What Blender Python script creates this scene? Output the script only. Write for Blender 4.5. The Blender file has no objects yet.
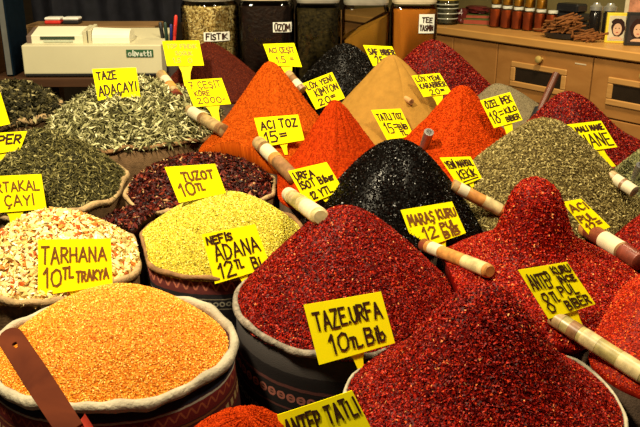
import bpy, math, random
import numpy as np
from mathutils import Vector, Matrix
from mathutils.bvhtree import BVHTree
random.seed(7); RNG = np.random.default_rng(11)
PI = math.pi
SC = bpy.context.scene; COL = SC.collection

# ------------------------------------------------------------------ camera
FPX = 772.0; PITCH = math.radians(20); CZ = 1.6
cam = bpy.data.cameras.new('camera'); camo = bpy.data.objects.new('camera', cam); COL.objects.link(camo)
camo.location = (0, 0, CZ); camo.rotation_euler = (PI/2 - PITCH, 0, 0)
cam.sensor_width = 36; cam.lens = FPX/640*36; cam.clip_start = .02
SC.camera = camo

def ray(px, py):
    x = (px-320)/FPX; v = (py-213.5)/FPX
    return Vector((x, math.cos(PITCH)-v*math.sin(PITCH), -math.sin(PITCH)-v*math.cos(PITCH)))
CAM = Vector((0, 0, CZ))
def at_z(px, py, z):
    r = ray(px, py); return CAM + r*((z-CZ)/r.z)
def at_y(px, py, y):
    r = ray(px, py); return CAM + r*(y/r.y)

# ------------------------------------------------------------------ materials
def newmat(name):
    m = bpy.data.materials.new(name); m.use_nodes = True
    nt = m.node_tree; return m, nt, nt.nodes['Principled BSDF']
def setp(b, rough=.6, spec=.4, metal=0):
    b.inputs['Roughness'].default_value = rough
    b.inputs['Specular IOR Level'].default_value = spec
    b.inputs['Metallic'].default_value = metal
def c4(c): return (c[0], c[1], c[2], 1)
def flat(name, col, rough=.55, spec=.4, metal=0, var=.12, scale=30, bump=0, bscale=200):
    m, nt, b = newmat(name); setp(b, rough, spec, metal)
    n = nt.nodes.new('ShaderNodeTexNoise'); n.inputs['Scale'].default_value = scale; n.inputs['Detail'].default_value = 4
    tc = nt.nodes.new('ShaderNodeTexCoord'); nt.links.new(tc.outputs['Object'], n.inputs['Vector'])
    r = nt.nodes.new('ShaderNodeValToRGB'); nt.links.new(n.outputs['Fac'], r.inputs['Fac'])
    r.color_ramp.elements[0].position = .3; r.color_ramp.elements[1].position = .7
    r.color_ramp.elements[0].color = c4([v*(1-var) for v in col]); r.color_ramp.elements[1].color = c4([min(1, v*(1+var)) for v in col])
    nt.links.new(r.outputs['Color'], b.inputs['Base Color'])
    if bump:
        n2 = nt.nodes.new('ShaderNodeTexNoise'); n2.inputs['Scale'].default_value = bscale; n2.inputs['Detail'].default_value = 5
        nt.links.new(tc.outputs['Object'], n2.inputs['Vector'])
        bp = nt.nodes.new('ShaderNodeBump'); bp.inputs['Strength'].default_value = bump; bp.inputs['Distance'].default_value = .004
        nt.links.new(n2.outputs['Fac'], bp.inputs['Height']); nt.links.new(bp.outputs['Normal'], b.inputs['Normal'])
    return m
def grains(name, ramp, rough=.5, spec=.4):
    """colour of each flake from its own random number"""
    m, nt, b = newmat(name); setp(b, rough, spec)
    a = nt.nodes.new('ShaderNodeAttribute'); a.attribute_name = 'rnd'
    r = nt.nodes.new('ShaderNodeValToRGB'); nt.links.new(a.outputs['Fac'], r.inputs['Fac'])
    el = r.color_ramp.elements
    el[0].position, el[0].color = ramp[0][0], c4(ramp[0][1]); el[1].position, el[1].color = ramp[-1][0], c4(ramp[-1][1])
    for p, c in ramp[1:-1]:
        e = el.new(p); e.color = c4(c)
    nt.links.new(r.outputs['Color'], b.inputs['Base Color'])
    return m
def wood(name, a, bcol, rough=.45, scale=(2, 2, 30), spec=.4):
    m, nt, b = newmat(name); setp(b, rough, spec)
    tc = nt.nodes.new('ShaderNodeTexCoord'); mp = nt.nodes.new('ShaderNodeMapping'); mp.inputs['Scale'].default_value = scale
    n = nt.nodes.new('ShaderNodeTexNoise'); n.inputs['Scale'].default_value = 3; n.inputs['Detail'].default_value = 6; n.inputs['Distortion'].default_value = .6
    r = nt.nodes.new('ShaderNodeValToRGB'); r.color_ramp.elements[0].position = .3; r.color_ramp.elements[1].position = .72
    r.color_ramp.elements[0].color = c4(a); r.color_ramp.elements[1].color = c4(bcol)
    nt.links.new(tc.outputs['Object'], mp.inputs['Vector']); nt.links.new(mp.outputs['Vector'], n.inputs['Vector'])
    nt.links.new(n.outputs['Fac'], r.inputs['Fac']); nt.links.new(r.outputs['Color'], b.inputs['Base Color'])
    return m
def glassm(name, tint=(1, 1, 1)):
    m = bpy.data.materials.new(name); m.use_nodes = True; nt = m.node_tree
    nt.nodes.remove(nt.nodes['Principled BSDF']); out = nt.nodes['Material Output']
    t = nt.nodes.new('ShaderNodeBsdfTransparent'); t.inputs['Color'].default_value = c4(tint)
    g = nt.nodes.new('ShaderNodeBsdfGlossy'); g.inputs['Roughness'].default_value = .04
    f = nt.nodes.new('ShaderNodeFresnel'); f.inputs['IOR'].default_value = 1.45
    x = nt.nodes.new('ShaderNodeMixShader')
    nt.links.new(f.outputs['Fac'], x.inputs['Fac']); nt.links.new(t.outputs[0], x.inputs[1]); nt.links.new(g.outputs[0], x.inputs[2])
    nt.links.new(x.outputs[0], out.inputs['Surface'])
    return m

class NT:
    """small helper to write node maths as expressions"""
    def __init__(s, nt): s.nt = nt
    def m(s, op, a, b=None, c=None):
        n = s.nt.nodes.new('ShaderNodeMath'); n.operation = op
        for i, v in enumerate((a, b, c)):
            if v is None: continue
            if hasattr(v, 'node'): s.nt.links.new(v, n.inputs[i])
            else: n.inputs[i].default_value = v
        return n.outputs[0]
def kilim(name, ground, rows, bands, rough=.85):
    """woven band cloth. u runs round the sack in metres, v is height under the rim in metres.
    bands: (v_top, v_bottom, colour) plain stripes; rows: (v_centre, half_height, pitch, colour, kind)"""
    m, nt, b = newmat(name); setp(b, rough, .15); N = NT(nt)
    uv = nt.nodes.new('ShaderNodeUVMap'); uv.uv_map = 'UVMap'
    sp = nt.nodes.new('ShaderNodeSeparateXYZ'); nt.links.new(uv.outputs['UV'], sp.inputs[0])
    u, v = sp.outputs[0], sp.outputs[1]
    nz = nt.nodes.new('ShaderNodeTexNoise'); nz.inputs['Scale'].default_value = 60; nt.links.new(uv.outputs['UV'], nz.inputs['Vector'])
    v = N.m('ADD', v, N.m('MULTIPLY', N.m('SUBTRACT', nz.outputs['Fac'], .5), .004))
    rgb = nt.nodes.new('ShaderNodeRGB'); rgb.outputs[0].default_value = c4(ground); cur = rgb.outputs[0]
    def over(mask, colr, cur):
        x = nt.nodes.new('ShaderNodeMix'); x.data_type = 'RGBA'
        nt.links.new(mask, x.inputs['Factor']); nt.links.new(cur, x.inputs['A']); x.inputs['B'].default_value = c4(colr)
        return x.outputs['Result']
    for t, bo, colr in bands:
        cur = over(N.m('MULTIPLY', N.m('LESS_THAN', v, t), N.m('GREATER_THAN', v, bo)), colr, cur)
    for vc, hh, pitch, colr, kind in rows:
        fu = N.m('SUBTRACT', N.m('FRACT', N.m('DIVIDE', u, pitch)), .5)
        fv = N.m('DIVIDE', N.m('SUBTRACT', v, vc), hh*2)
        if kind == 'ring':
            d = N.m('SQRT', N.m('ADD', N.m('MULTIPLY', fu, fu), N.m('MULTIPLY', fv, fv)))
            k = N.m('LESS_THAN', N.m('ABSOLUTE', N.m('SUBTRACT', d, .33)), .11)
        elif kind == 'zig':
            d = N.m('SUBTRACT', N.m('MULTIPLY', N.m('ABSOLUTE', fu), 2), .5)
            k = N.m('MULTIPLY', N.m('LESS_THAN', N.m('ABSOLUTE', N.m('SUBTRACT', d, fv)), .2), N.m('LESS_THAN', N.m('ABSOLUTE', fv), .5))
        else:
            k = N.m('MULTIPLY', N.m('LESS_THAN', N.m('ABSOLUTE', fu), .28), N.m('LESS_THAN', N.m('ABSOLUTE', fv), .4))
        cur = over(k, colr, cur)
    nt.links.new(cur, b.inputs['Base Color'])
    w = nt.nodes.new('ShaderNodeTexNoise'); w.inputs['Scale'].default_value = 500; nt.links.new(uv.outputs['UV'], w.inputs['Vector'])
    bp = nt.nodes.new('ShaderNodeBump'); bp.inputs['Strength'].default_value = .5; bp.inputs['Distance'].default_value = .002
    nt.links.new(w.outputs['Fac'], bp.inputs['Height']); nt.links.new(bp.outputs['Normal'], b.inputs['Normal'])
    return m

# ------------------------------------------------------------------ mesh helpers
class MB:
    def __init__(s): s.v = []; s.f = []; s.smooth = []
    def add(s, vs, fs, sm=False):
        o = len(s.v); s.v += [tuple(v) for v in vs]; s.f += [tuple(i+o for i in f) for f in fs]; s.smooth += [sm]*len(fs); return s
    def box(s, lo, hi, bev=0, mat=None):
        x0, y0, z0 = lo; x1, y1, z1 = hi
        if bev <= 0:
            vs = [(x, y, z) for z in (z0, z1) for y in (y0, y1) for x in (x0, x1)]
            fs = [(0, 2, 3, 1), (4, 5, 7, 6), (0, 1, 5, 4), (2, 6, 7, 3), (0, 4, 6, 2), (1, 3, 7, 5)]
        else:
            b = min(bev, (x1-x0)*.45, (y1-y0)*.45, (z1-z0)*.45); vs = []; idx = {}
            for iz, z in enumerate((z0, z1)):
                for iy, y in enumerate((y0, y1)):
                    for ix, x in enumerate((x0, x1)):
                        sx, sy, sz = (b if ix == 0 else -b), (b if iy == 0 else -b), (b if iz == 0 else -b)
                        for k, p in enumerate(((x, y+sy, z+sz), (x+sx, y, z+sz), (x+sx, y+sy, z))):
                            idx[(ix, iy, iz, k)] = len(vs); vs.append(p)
            I = lambda a, b_, c, k: idx[(a, b_, c, k)]
            fs = [(I(0,0,0,0),I(0,0,1,0),I(0,1,1,0),I(0,1,0,0)), (I(1,0,0,0),I(1,1,0,0),I(1,1,1,0),I(1,0,1,0)),
                  (I(0,0,0,1),I(1,0,0,1),I(1,0,1,1),I(0,0,1,1)), (I(0,1,0,1),I(0,1,1,1),I(1,1,1,1),I(1,1,0,1)),
                  (I(0,0,0,2),I(0,1,0,2),I(1,1,0,2),I(1,0,0,2)), (I(0,0,1,2),I(1,0,1,2),I(1,1,1,2),I(0,1,1,2))]
            for a in (0, 1):
                for c in (0, 1):
                    fs += [(I(0,a,c,1),I(1,a,c,1),I(1,a,c,2),I(0,a,c,2)), (I(a,0,c,0),I(a,1,c,0),I(a,1,c,2),I(a,0,c,2)), (I(a,c,0,0),I(a,c,1,0),I(a,c,1,1),I(a,c,0,1))]
                    for e in (0, 1): fs.append((I(a,c,e,0), I(a,c,e,1), I(a,c,e,2)))
        if mat is not None: vs = [tuple(mat @ Vector(v)) for v in vs]
        return s.add(vs, fs)
    def lathe(s, prof, n=24, center=(0, 0, 0), mat=None, sq=None):
        """prof: list of (r, z). closed at r=0 ends. sq: superellipse exponent for rounded-square section"""
        vs = []; rings = []
        for r, z in prof:
            ring = []
            for i in range(n):
                a = 2*PI*i/n; ca, sa = math.cos(a), math.sin(a); k = 1
                if sq: k = (abs(ca)**sq+abs(sa)**sq)**(-1/sq)
                ring.append(len(vs)); vs.append(Vector((center[0]+r*k*ca, center[1]+r*k*sa, center[2]+z)))
            rings.append(ring)
        fs = []
        for a, b in zip(rings, rings[1:]):
            for i in range(n): j = (i+1) % n; fs.append((a[i], a[j], b[j], b[i]))
        fs.append(tuple(reversed(rings[0]))); fs.append(tuple(rings[-1]))
        if mat is not None: vs = [mat @ v for v in vs]
        return s.add(vs, fs, True)
    def tube(s, pts, rads, n=12, cap=True):
        pts = [Vector(p) for p in pts]; vs = []; fs = []
        if not hasattr(rads, '__len__'): rads = [rads]*len(pts)
        up = Vector((0, 0, 1))
        for i, p in enumerate(pts):
            d = (pts[min(i+1, len(pts)-1)]-pts[max(i-1, 0)]).normalized()
            if abs(d.dot(up)) > .95: up = Vector((1, 0, 0))
            a = d.cross(up).normalized(); b = a.cross(d).normalized()
            for k in range(n):
                t = 2*PI*k/n; vs.append(p+(a*math.cos(t)+b*math.sin(t))*rads[i])
        for i in range(len(pts)-1):
            for k in range(n): j = (k+1) % n; fs.append((i*n+k, (i+1)*n+k, (i+1)*n+j, i*n+j))
        if cap: fs.append(tuple(range(n))); fs.append(tuple(reversed(range((len(pts)-1)*n, len(pts)*n))))
        return s.add(vs, fs, True)
    def build(s, name, mat, parent=None, fixn=True, sharp=40):
        me = bpy.data.meshes.new(name); me.from_pydata(s.v, [], s.f); me.materials.append(mat)
        if fixn:
            import bmesh
            bm = bmesh.new(); bm.from_mesh(me); bmesh.ops.recalc_face_normals(bm, faces=bm.faces); bm.to_mesh(me); bm.free()
        me.polygons.foreach_set('use_smooth', s.smooth)
        if any(s.smooth): me.set_sharp_from_angle(angle=math.radians(sharp))
        o = bpy.data.objects.new(name, me); COL.objects.link(o)
        if parent is not None: o.parent = parent
        return o
def tag(o, label, cat, group=None, kind=None):
    o['label'] = label; o['category'] = cat
    if group: o['group'] = group
    if kind: o['kind'] = kind
    return o
def empty(name, loc=(0, 0, 0), rz=0):
    o = bpy.data.objects.new(name, None); COL.objects.link(o); o.location = loc; o.rotation_euler = (0, 0, rz); o.empty_display_size = .05; return o
def recentre(o, p):
    """put a mesh object's origin at world point p without moving the mesh (only before parenting)"""
    p = Vector(p); o.data.transform(Matrix.Translation(-p)); o.location = p

# ------------------------------------------------------------------ layout of the sacks: a display board that rises to the back
S = .1; ZB = .812
def deck(y): return ZB + S*y            # height of the rims
DEPTH = .34                              # the board lies this far under the rims
# name: centre x, y, radius x, radius y, heap height, apex shift, cut weight (small = keeps its round outline)
def L(px, py, a, ax, ay, ryf=1, w=1, dy=0):
    r = ray(px, py); t = (ZB-CZ)/(r.z-S*r.y); p = CAM+r*t; R = a/FPX*t
    y = p.y+dy; q = ray(ax, ay); tt = y/q.y
    return dict(x=p.x, y=y, rx=R, ry=R*ryf, h=CZ+q.z*tt-deck(y), ox=q.x*tt-p.x, w=w)
LAY = {
 'bulgur': L(113,346,127,115,287,.78,.1), 'taze': L(349,297,117,345,205,.88,.3), 'antept': L(482,402,140,485,281,.88,.4),
 'adana': L(220,238,88,225,193,.93,.5), 'tarh': L(58,262,89,45,212,.9,.35), 'port': L(50,185,80,32,130,.95,.5), 'tuz2': L(134,222,30,134,214,1,2),
 'super': L(12,110,50,8,83,1,1), 'sage': L(137,122,88,128,82,.9,.35), 'tuz': L(202,186,80,195,160,.9,.6),
 'aci': L(275,150,75,270,62,.9), 'urfa': L(340,185,70,335,100,.95), 'isot': L(392,221,86,399,142,.95), 'yeni': L(460,165,78,462,86,.95),
 'tatli': L(392,125,68,392,55,.9), 'sumac': L(210,100,58,207,43,.8,1,.12), 'black': L(345,100,60,345,44,.9), 'redb': L(437,95,62,433,41,.85),
 'ipek': L(508,115,45,497,84,.9), 'redr': L(575,150,78,568,92,.85), 'oreg': L(540,200,98,547,120,.9), 'pul': L(540,290,118,535,177,1,.8),
 'gr': L(655,185,45,655,145), 'r23': L(668,262,62,665,205), 'r24': L(668,350,88,672,268), 'bot': L(240,452,62,248,416), 'bot2': L(70,492,52,75,452),
}
NTH = 96
TH = np.linspace(0, 2*PI, NTH, endpoint=False)
def ell(d, th): return 1/np.sqrt((np.cos(th)/d['rx'])**2+(np.sin(th)/d['ry'])**2)
def outline(k, th, gap=.004):
    """radius of sack k towards angle th: round, but pressed flat where a neighbour pushes against it"""
    A = LAY[k]; r = ell(A, th)
    for j, B in LAY.items():
        if j == k: continue
        dx, dy = B['x']-A['x'], B['y']-A['y']; d = math.hypot(dx, dy); ph = math.atan2(dy, dx)
        ra = float(ell(A, np.array([ph]))[0]); rb = float(ell(B, np.array([ph+PI]))[0]); ov = ra+rb+2*gap-d
        if ov <= 0: continue
        cut = ra+gap-ov*A['w']/(A['w']+B['w'])-gap
        c = np.cos(th-ph); lim = np.where(c > .05, cut/np.maximum(c, .05), 9)
        r = np.minimum(r, lim)
    k5 = np.array([1, 2, 3, 2, 1])/9.0
    return np.convolve(np.concatenate([r[-2:], r, r[:2]]), k5, 'valid') if len(r) > 8 else r
def profile(kind, q):
    q = np.clip(q, 0, 1.3)
    if kind == 'bullet': return .62*(1-q**2)+.38*(.5+.5*np.cos(PI*np.clip(q/1.0, 0, 1)))
    if kind == 'cone': e = .12; return (1-(np.sqrt(q*q+e*e)-e)/(math.sqrt(1+e*e)-e))
    if kind == 'flare': e = .135; c = (1-(np.sqrt(q*q+e*e)-e)/(math.sqrt(1+e*e)-e)); return .70*c+.30*np.clip(c, 0, 1)**2.2
    if kind == 'round': e = .28; return (1-(np.sqrt(q*q+e*e)-e)/(math.sqrt(1+e*e)-e))
    if kind == 'dome': return 1-q**1.7
    if kind == 'flat': return 1-q**2.4
    if kind == 'bell': return .55*(1-q**1.6)+.45*(.5+.5*np.cos(PI*np.clip(q/.75, 0, 1)))
    if kind == 'tower':
        return .60*(1-q**1.15)+.40*(1/(1+np.exp((q-.25)*26)))/(1/(1+math.exp(-.25*26)))
def vnoise(x, y, seed):
    """smooth pseudo noise as a few sines"""
    rs = np.random.default_rng(seed); o = 0
    for i in range(9):
        f = 18*1.5**(i % 5)*rs.uniform(.8, 1.2); a = rs.uniform(0, 2*PI); o = o+np.sin(f*(x*math.cos(a)+y*math.sin(a))+rs.uniform(0, 6.28))/(1+(i % 5))
    return o/4
HEAPV = []; HEAPF = []
def heap_surface(k, kind, inset, rough, flutes, seed, fine=0):
    A = LAY[k]; out = outline(k, TH)
    def pt(th, frac):
        """frac of the cut outline radius -> world position"""
        R = np.interp(th % (2*PI), np.append(TH, 2*PI), np.append(out, out[0]))*inset
        r = R*frac; q = r/(ell(A, th)*inset)
        x = r*np.cos(th)+A['ox']*(1-q); y = r*np.sin(th)
        h = A['h']*profile(kind, q)
        h = h+rough*vnoise(x, y, seed)*np.clip(1-q, 0, 1)**.5
        if fine: h = h+fine*(vnoise(x*7, y*7, seed+1)+.6*vnoise(x*15, y*15, seed+2))*np.clip(1.25-q, 0, 1)**.5
        if flutes: 
            fl = np.sin(th*flutes[0]+2*np.sin(th*3+seed))*np.clip(q*3, 0, 1)*np.clip((1.1-q), 0, 1)
            fl = fl+.6*np.sin(th*flutes[0]*2.3+seed)*np.clip(q*2, 0, 1)*np.clip(1-q, 0, 1)
            g1 = np.abs(np.sin(th*flutes[0]*.5+1.3*np.sin(th*2+seed)+2.5*q))**.5
            h = h+flutes[1]*(.55*fl+1.5*(g1-.8)*np.clip(q*4, 0, 1)*np.clip(1.15-q, 0, 1))
        return np.stack([A['x']+x, A['y']+y, deck(A['y']+y)+h+(-.006 if k in OPEN else 0)], -1)
    return pt
OPEN = ('antept','bulgur','adana','tarh','port','super','sage','tuz','taze')
def make_heap(k, name, label, cat, mat, kind='dome', inset=.965, rough=.003, flutes=None, chips=None, nr=40, lift=.0, group=None, fine=0):
    if k not in OPEN: inset = 1.012
    seed = sum(map(ord, k)); pt = heap_surface(k, kind, inset, rough, flutes, seed, fine)
    nth = NTH*(5 if fine else 2); th = np.linspace(0, 2*PI, nth, endpoint=False)
    fr = np.linspace(0, 1, nr+1)[1:]
    V = [pt(np.zeros(1), np.zeros(1))]
    for f in fr: V.append(pt(th, np.full(nth, f)))
    low = pt(th, np.full(nth, .93)); low = low.copy(); low[:, 2] = deck(low[:, 1])-.022; V.append(low)
    V = np.concatenate(V); F = [(0, 1+i, 1+(i+1) % nth) for i in range(nth)]
    for r in range(nr):
        o = 1+r*nth
        F += [(o+i, o+nth+i, o+nth+(i+1) % nth, o+(i+1) % nth) for i in range(nth)]
    F.append(tuple(1+nr*nth+i for i in reversed(range(nth))))
    off = sum(len(v) for v in HEAPV); HEAPV.append(V)
    HEAPF.extend([tuple(i+off for i in f) for f in F[:-1]])
    rnd = RNG.random(len(V))*(.3 if chips and not fine else 1); loops = np.array([i for f in F for i in f]); sizes = np.array([len(f) for f in F]); nb = len(F)  # base under chips keeps the dark tones: shade painted into the gaps
    if chips:
        n, a, b, c = chips[:4]; tilt = chips[4] if len(chips) > 4 else .5; form = chips[5] if len(chips) > 5 else 'tetra'; up = chips[6] if len(chips) > 6 else .4
        T = RNG.random(n)*2*PI; Q = np.sqrt(RNG.random(n))
        # spread evenly over the surface even where it is steep
        P = pt(T, Q); e = .004
        P1 = pt(T, np.clip(Q+e, 0, 1.01)); P2 = pt(T+e, Q)
        t1 = P1-P; t2 = P2-P; nn = np.cross(t1, t2); nn /= (np.linalg.norm(nn, axis=1, keepdims=True)+1e-12)
        nn[nn[:, 2] < 0] *= -1; bad = Q < .03; nn[bad] = (0, 0, 1)
        nrm = nn+RNG.normal(0, tilt, (n, 3)); nrm /= np.linalg.norm(nrm, axis=1, keepdims=True)
        d = RNG.normal(0, 1, (n, 3)); e1 = np.cross(nrm, d); e1 /= np.linalg.norm(e1, axis=1, keepdims=True); e2 = np.cross(nrm, e1)
        sc = RNG.uniform(.6, 1.35, (n, 1)); P = P+nn*RNG.random((n, 1))*(a*up)
        if form == 'tetra':
            j = RNG.uniform(-.4, .4, (n, 1))
            W = [P+e1*a*sc-nrm*c*sc, P-e1*a*sc+e2*b*j*sc-nrm*c*sc, P+e2*b*sc+nrm*c*sc, P-e2*b*sc+nrm*c*sc*.4]
            fl = [(0, 2, 1), (0, 3, 2), (1, 2, 3), (0, 1, 3)]
        elif form == 'octa':
            bend = nrm*RNG.uniform(-.25, .35, (n, 1))*a
            W = [P+e1*a*sc+bend, P-e1*a*sc+bend, P+e2*b*sc, P-e2*b*sc, P+nrm*c*sc, P-nrm*c*sc]
            fl = [(0, 2, 4), (2, 1, 4), (1, 3, 4), (3, 0, 4), (2, 0, 5), (1, 2, 5), (3, 1, 5), (0, 3, 5)]
        nv = len(W); CV = np.stack(W, 1).reshape(-1, 3); base = len(V)
        fa = np.array(fl); ci = (np.arange(n)[:, None, None]*nv+fa[None]+base).reshape(-1)
        loops = np.concatenate([loops, ci]); sizes = np.concatenate([sizes, np.full(n*len(fl), 3)])
        rnd = np.concatenate([rnd, np.repeat(RNG.random(n), nv)]); V = np.concatenate([V, CV])
    org = np.array([LAY[k]['x'], LAY[k]['y'], deck(LAY[k]['y'])-.05]); V = V-org
    me = bpy.data.meshes.new(name); me.vertices.add(len(V)); me.vertices.foreach_set('co', V.astype(np.float32).ravel())
    me.loops.add(len(loops)); me.loops.foreach_set('vertex_index', loops.astype(np.int32))
    starts = np.concatenate([[0], np.cumsum(sizes)[:-1]]).astype(np.int32)
    me.polygons.add(len(sizes)); me.polygons.foreach_set('loop_start', starts); me.polygons.foreach_set('loop_total', sizes.astype(np.int32))
    sm = np.zeros(len(sizes), bool); sm[:nb] = True; me.polygons.foreach_set('use_smooth', sm)
    at = me.attributes.new('rnd', 'FLOAT', 'POINT'); at.data.foreach_set('value', rnd.astype(np.float32))
    me.update(calc_edges=True); me.validate(); me.materials.append(mat)
    o = bpy.data.objects.new(name, me); COL.objects.link(o); o.location = org
    tag(o, label, cat, group, 'stuff')
    return o
def make_sack(k, name, label, mat, rimmat, rr=.009, rimh=.006, taper=.93, wob=.003, cuff=None, cuffmat=None):
    A = LAY[k]; out = outline(k, TH, .004); n = NTH; seed = sum(map(ord, k))
    cx, cy = A['x'], A['y']; zc = deck(cy)
    wv = wob*(np.sin(TH*5+seed)+.7*np.sin(TH*9+2*seed)+.5*np.sin(TH*17+seed))
    def ring(scale, dz, dr=0, wz=0):
        r = out*scale+dr; x = r*np.cos(TH); y = r*np.sin(TH)
        return [(x[i], y[i], S*y[i]+dz+wv[i]*wz) for i in range(n)]
    hem = -rr*.6
    prof = [(.86*taper, -DEPTH, 0, 0), (.95*taper, -DEPTH+.004, 0, 0), (taper*1.01, -DEPTH*.7, 0, 0), (.985, -DEPTH*.35, 0, 0), (1, -.06, -rr*1.2, 0), (1, hem, -rr*1.2, .6), (1, hem, -rr*2.4, .6), (.95, -.055, -rr*2, 0)]
    vs = []; fs = []; uvs = []; 
    for p in prof: vs += ring(*p)
    m = len(prof)
    for j in range(m-1):
        for i in range(n): i2 = (i+1) % n; fs.append((j*n+i, j*n+i2, (j+1)*n+i2, (j+1)*n+i))
    fs.append(tuple(reversed(range(n)))); fs.append(tuple(range((m-1)*n, m*n)))
    me = bpy.data.meshes.new(name); me.from_pydata(vs, [], fs); me.materials.append(mat)
    uvl = me.uv_layers.new(name='UVMap'); R = (A['rx']+A['ry'])/2
    for p in me.polygons:
        for li in p.loop_indices:
            vi = me.loops[li].vertex_index; i = vi % n; j = vi//n
            if len(p.vertices) == 4 and i == 0 and max(me.loops[l].vertex_index % n for l in p.loop_indices) == n-1: u = 2*PI*R
            else: u = TH[i]*R
            uvl.data[li].uv = (u, prof[j][1]); 
    for p in me.polygons: p.use_smooth = len(p.vertices) == 4
    o = bpy.data.objects.new(name, me); COL.objects.link(o); o.location = (cx, cy, zc)
    tag(o, label, 'sack', 'spice sacks on the display')
    if rr < .003: return o
    rm = MB(); vs = []; fs = []; K = 8
    for i in range(n):
        t = TH[i]; jit = 1+.12*math.sin(7*t+seed)+.1*math.sin(23*t)
        for a in range(K):
            an = 2*PI*a/K; r = out[i]-rr*1.15+rr*math.cos(an)*jit; z = rimh*.3-rr*.3+rr*1.15*math.sin(an)*jit
            x, y = r*math.cos(t), r*math.sin(t); vs.append((x, y, S*y+z+wv[i]))
    for i in range(n):
        for a in range(K): i2 = (i+1) % n; a2 = (a+1) % K; fs.append((i*K+a, i2*K+a, i2*K+a2, i*K+a2))
    rm.add(vs, fs, True); rm.build('rolled_rim', rimmat, o, sharp=80)
    return o

# ------------------------------------------------------------------ spice materials
RED = [(0, (.028, .001, .0008)), (.35, (.13, .0025, .0015)), (.72, (.27, .007, .002)), (.92, (.42, .016, .004)), (.985, (.52, .06, .01)), (1, (.8, .36, .12))]
M = {}
M['red'] = grains('red_pepper_flakes', RED, .45, .13)
M['red2'] = grains('deep_red_pepper_flakes', [(0, (.025, .001, .001)), (.5, (.12, .002, .002)), (.85, (.27, .006, .004)), (1, (.5, .07, .02))], .45, .13)
M['red3'] = grains('bright_red_pepper_flakes', [(0, (.05, .001, .0008)), (.4, (.22, .004, .0015)), (.8, (.42, .012, .003)), (.96, (.6, .06, .01)), (1, (.85, .35, .1))], .45, .13)
M['orangered'] = grains('orange_red_pepper_flakes', [(0, (.12, .004, .001)), (.5, (.42, .016, .002)), (.9, (.66, .05, .005)), (1, (.85, .25, .04))], .5, .13)
M['bulgur'] = grains('golden_grains', [(0, (.38, .08, .003)), (.2, (.68, .20, .008)), (.55, (.84, .37, .03)), (.85, (.93, .55, .09)), (1, (.98, .72, .22))], .6, .15)
M['adana'] = grains('yellow_grains', [(0, (.16, .11, .008)), (.15, (.42, .33, .02)), (.4, (.60, .51, .045)), (.8, (.72, .64, .09)), (1, (.9, .84, .28))], .7, .1)
M['tarh'] = grains('tarhana_flakes', [(0, (.20, .08, .02)), (.08, (.45, .07, .008)), (.14, (.62, .18, .02)), (.2, (.60, .38, .10)), (.5, (.72, .56, .20)), (.8, (.82, .71, .35)), (1, (.92, .86, .56))], .7, .1)  # lowest tone darkened to paint shade between the flakes
M['port'] = grains('green_tea_leaves', [(0, (.015, .014, .005)), (.5, (.055, .048, .014)), (.85, (.16, .14, .042)), (1, (.36, .32, .13))], .65, .12)
M['super'] = grains('dark_herb_leaves', [(0, (.012, .011, .005)), (.6, (.035, .03, .012)), (.9, (.12, .10, .035)), (1, (.35, .3, .14))], .65, .12)
M['sage'] = grains('sage_leaves', [(0, (.025, .022, .008)), (.25, (.10, .09, .03)), (.5, (.20, .19, .075)), (.75, (.38, .36, .165)), (.92, (.60, .56, .30)), (1, (.78, .72, .42))], .7, .1)
M['tuz'] = grains('dried_hibiscus', [(0, (.006, .001, .001)), (.5, (.030, .003, .002)), (.82, (.085, .008, .005)), (.95, (.20, .03, .012)), (1, (.55, .35, .15))], .45, .15)
M['oreg'] = grains('oregano_leaves', [(0, (.035, .022, .006)), (.35, (.13, .095, .026)), (.75, (.24, .185, .06)), (1, (.5, .42, .17))], .7, .1)
M['mint'] = grains('mint_leaves', [(0, (.03, .03, .01)), (.5, (.12, .12, .035)), (1, (.36, .34, .13))], .6, .3)
M['black'] = grains('black_seeds', [(0, (.002, .0015, .001)), (.9, (.005, .004, .003)), (1, (.03, .02, .014))], .32, .13)
M['isot'] = grains('black_pepper_flakes', [(0, (.001, .0006, .0005)), (.9, (.003, .0016, .001)), (1, (.014, .005, .003))], .28, .16)
M['sumac'] = grains('brown_red_grains', [(0, (.04, .005, .002)), (.6, (.095, .013, .005)), (1, (.2, .035, .012))], .7, .08)
def powder(name, col, var=.18, bump=.6, rough=.85):
    m = flat(name, col, rough, .05, 0, var, 45, bump, 130); return m
M['aci'] = grains('orange_powder', [(0, (.28, .034, .001)), (.5, (.42, .062, .0018)), (1, (.54, .098, .005))], .85, .05)
M['urfa'] = grains('orange_red_powder', [(0, (.22, .012, .0005)), (.5, (.37, .027, .0008)), (1, (.50, .052, .002))], .85, .05)
M['yeni'] = grains('scarlet_powder', [(0, (.25, .015, .0005)), (.5, (.42, .035, .001)), (1, (.56, .065, .003))], .85, .05)
M['tatli'] = powder('mustard_powder', (.30, .155, .028), .1, .25)
M['ipek'] = powder('grey_tan_powder', (.17, .135, .075), .12)

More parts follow.
